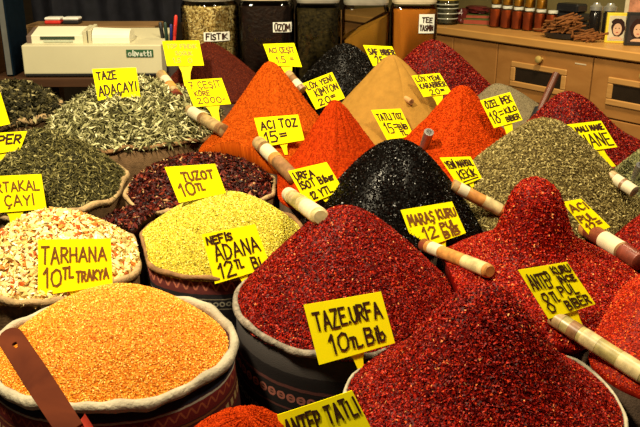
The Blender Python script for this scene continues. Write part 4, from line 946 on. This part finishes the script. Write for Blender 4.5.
# cinnamon in a dish
dp = on_top(562, 38.5); dish = MB().lathe([(.075, 0), (.095, .006), (.105, .03), (.099, .032), (.088, .012)], 28).build('dish', blackp); dish.data.transform(Matrix.Diagonal((1.1, .7, 1, 1))); dish.location = (dp.x, dp.y, CT+.001); dish.rotation_euler = (0, 0, ang)
tag(dish, 'shallow black dish under the cinnamon sticks', 'dish')
cin = flat('cinnamon_bark', (.20, .072, .017), .85, .25, 0, .4, 60); rs = random.Random(21)
for i in range(84):
    # heap of quills: layers lying mostly along the worktop with a fan to the right
    lay = min(i, 69)//14; fx = rs.uniform(-.13, .13)*(1-.17*lay)+.0; fy = rs.uniform(-.035, .035)*(1-.2*lay); z = .034+lay*.017+rs.uniform(0, .008)
    if i >= 64: fx = .13+rs.uniform(0, .11); fy = rs.uniform(-.03, .03); z = .010+rs.uniform(0, .03)*(1-(fx-.13)/.13)
    an = rs.gauss(.6, .5); tl = rs.uniform(-.1, .45); ln_ = rs.uniform(.085, .13); d = Vector((math.cos(an)*math.cos(tl), math.sin(an)*math.cos(tl), math.sin(tl)))
    c = Vector((fx, fy, z+abs(math.sin(tl))*ln_*.35)); r = rs.uniform(.0042, .006)
    s = MB().tube([-d*ln_/2, -d*ln_/2*.98, d*ln_/2*.98, d*ln_/2], [r*.6, r, r, r*.6], 7).build('cinnamon_stick', cin)
    w = e*c.x+nin*c.y; s.location = (dp.x+w.x, dp.y+w.y, CT+c.z); s.rotation_euler = (0, 0, ang)
    tag(s, 'brown cinnamon stick in the pile on the black dish', 'cinnamon stick', 'cinnamon sticks heaped on the black dish')
# dark bottles
def bottle(label, px, py, hp, wp):
    p = on_top(px, py); r = px2m(p, wp)/2; h = px2m(p, hp); root = empty('bottle', (p.x, p.y, CT+.001), ang)
    MB().lathe([(r*.85, 0), (r, .006), (r, h*.72), (r*.8, h*.78)], 20).build('body', flat('black_bottle', (.012, .010, .009), .15, .6), root)
    MB().lathe([(r*.84, h*.785), (r*1.05, h*.79), (r*1.05, h*.90), (r*.7, h*.93), (r*.5, h)], 20).build('cap', flat('silver_cap', (.5, .5, .45), .3, .5, .7), root)
    tag(root, label, 'bottle', 'dark bottles on the worktop')
bottle('dark bottle with silver cap left of the yellow portrait box', 593, 38, 34, 12)
bottle('dark bottle with silver cap just behind the yellow portrait box', 606.5, 39.5, 35, 12)
packet('black_box', 'low black box at the feet of the two dark bottles', 583, 37, .05, .05, .045, flat('black_card', (.012, .012, .012), .4, .4), .001, 0, 'box', group='black boxes')
# portrait boxes (packets printed with a woman's face)
def portrait(label, px, py, w, h, edge, bg, hair, skin, flip, rz):
    p = on_top(px, py); root = empty('portrait_box', (p.x, p.y, CT+.001), rz)
    MB().box((-w/2, 0, 0), (w/2, .035, h), .002).build('carton', edge, root)
    pr = MB().box((-w/2+.012, -.0012, .012), (w/2-.012, -.0002, h-.014)).build('picture', bg, root)
    def disc(cx, cz, rx, rz_, y, mt, nm, a0=0, a1=2*PI, wav=0):
        n = 28; vs = [(cx+rx*math.cos(a0+(a1-a0)*i/n)*(1+wav*math.sin(5*i)), y, cz+rz_*math.sin(a0+(a1-a0)*i/n)*(1+wav*math.cos(4*i))) for i in range(n)]
        vs = vs+[(x, y+.0004, z) for x, y_, z in vs]
        MB().add(vs, [tuple(reversed(range(n))), tuple(range(n, 2*n))]+[(i, (i+1) % n, n+(i+1) % n, n+i) for i in range(n)]).build(nm, mt, pr)
    s = w/.1; f = -1 if flip else 1
    disc(.003*f*s, h*.52, .030*s, h*.30, -.0020, hair, 'printed_hair', wav=.05)
    disc(-.006*f*s, h*.70, .022*s, h*.12, -.0019, hair, 'printed_hair', wav=.08)
    disc(-.002*f*s, h*.12, .030*s, h*.10, -.0023, skin, 'printed_shoulder', 0, PI)
    disc(0, h*.46, .019*s, h*.20, -.0026, skin, 'printed_face')
    for q in (-1, 1): disc(q*.0075*s, h*.50, .0034*s, h*.013, -.0031, hair, 'printed_eye')
    disc(0, h*.36, .0058*s, h*.014, -.0031, flat('printed_lips', (.45, .06, .05), .4, .3), 'printed_mouth')
    tag(root, label, 'carton', 'portrait cartons on the worktop'); return root
skin = flat('printed_skin', (.66, .42, .27), .5, .3, 0, .06); hairm = flat('printed_dark_hair', (.03, .012, .010), .4, .3)
pp = on_top(616, 43); W_ = px2m(pp, 21.5); H_ = px2m(pp, 29)
portrait("upright yellow carton printed with a woman's portrait", 615.5, 43.2, W_, H_, flat('yellow_carton', (.80, .62, .05), .4, .4), flat('pale_print', (.60, .55, .40), .4, .3), hairm, skin, False, math.radians(-12))
pp2 = on_top(634, 45.5)
portrait("upright black carton with a portrait right of the yellow carton", 636, 46, px2m(pp2, 23), px2m(pp2, 32), flat('black_carton', (.02, .02, .02), .4, .4), flat('dark_print', (.04, .03, .03), .4, .3), hairm, skin, True, math.radians(-12))

# ------------------------------------------------------------------ room shell
def struct(name, o): o.name = name; o['kind'] = 'structure'; return o
struct('floor', MB().box((-5, -2.5, -.05), (6, 7.6, -.0005)).build('floor', flat('dark_floor_tile', (.06, .05, .04), .5, .4)))
struct('ceiling', MB().box((-5, -2.5, 3.2), (6, 7.6, 3.25)).build('ceiling', flat('ceiling_paint', (.30, .26, .2), .8, .2)))
struct('wall_back', MB().box((-5, 7.5, 0), (6, 7.6, 3.2)).build('wall_back', flat('dark_back_wall', (.05, .035, .02), .8, .2)))
wr = MB().box((-1.6, .62, 0), (2.4, .70, 3.2)).build('wall_right', flat('olive_wall_panel', (.15, .125, .05), .5, .3, 0, .25, 3)); wr.location = org; wr.rotation_euler = (0, 0, ang); wr['kind'] = 'structure'
# small framed print on the wall behind the cartons
q = ray(641, 5); o_ = org+nin*.615; t = (o_-CAM).dot(nin)/q.dot(nin); P_ = CAM+q*t
fr = empty('framed_print', P_, ang); MB().box((-.09, -.02, -.10), (.09, 0, .08), .003).build('frame', flat('cream_frame', (.62, .55, .38), .5, .3), fr); MB().box((-.06, -.022, -.07), (.06, -.0205, .05)).build('picture', flat('pinkish_print', (.55, .25, .15), .5, .3, 0, .4, 20), fr)
tag(fr, 'small cream framed print on the wall above the black carton', 'picture')

# ------------------------------------------------------------------ light: shop lamps above the stall
def lamp(loc_, target, power, size, col, name='lamp'):
    l = bpy.data.lights.new(name, 'AREA'); l.shape = 'DISK'; l.size = size; l.energy = power; l.color = col
    o = bpy.data.objects.new(name, l); COL.objects.link(o); o.location = loc_
    o.rotation_euler = (Vector(target)-Vector(loc_)).to_track_quat('-Z', 'Y').to_euler(); return o
WARM = (1, .85, .56)
lamp((-.9, 1.1, 2.7), (-.1, 1.6, 1.0), 56, .22, WARM)
lamp((.75, 1.15, 2.75), (.35, 1.6, 1.0), 22, .22, WARM)
lamp((-.1, 2.1, 2.9), (0, 2.2, 1.0), 14, .25, WARM)
lamp((1.0, 3.1, 2.9), (1.5, 4.3, .9), 34, .3, (1, .80, .48))
w = bpy.data.worlds.new('world'); SC.world = w; w.use_nodes = True
bg = w.node_tree.nodes['Background']; bg.inputs[0].default_value = (1, .8, .55, 1); bg.inputs[1].default_value = .05
SC.view_settings.view_transform = 'Standard'; SC.view_settings.look = 'None'; SC.view_settings.gamma = 1; SC.view_settings.use_curve_mapping = False
SC.view_settings.exposure = 0.62
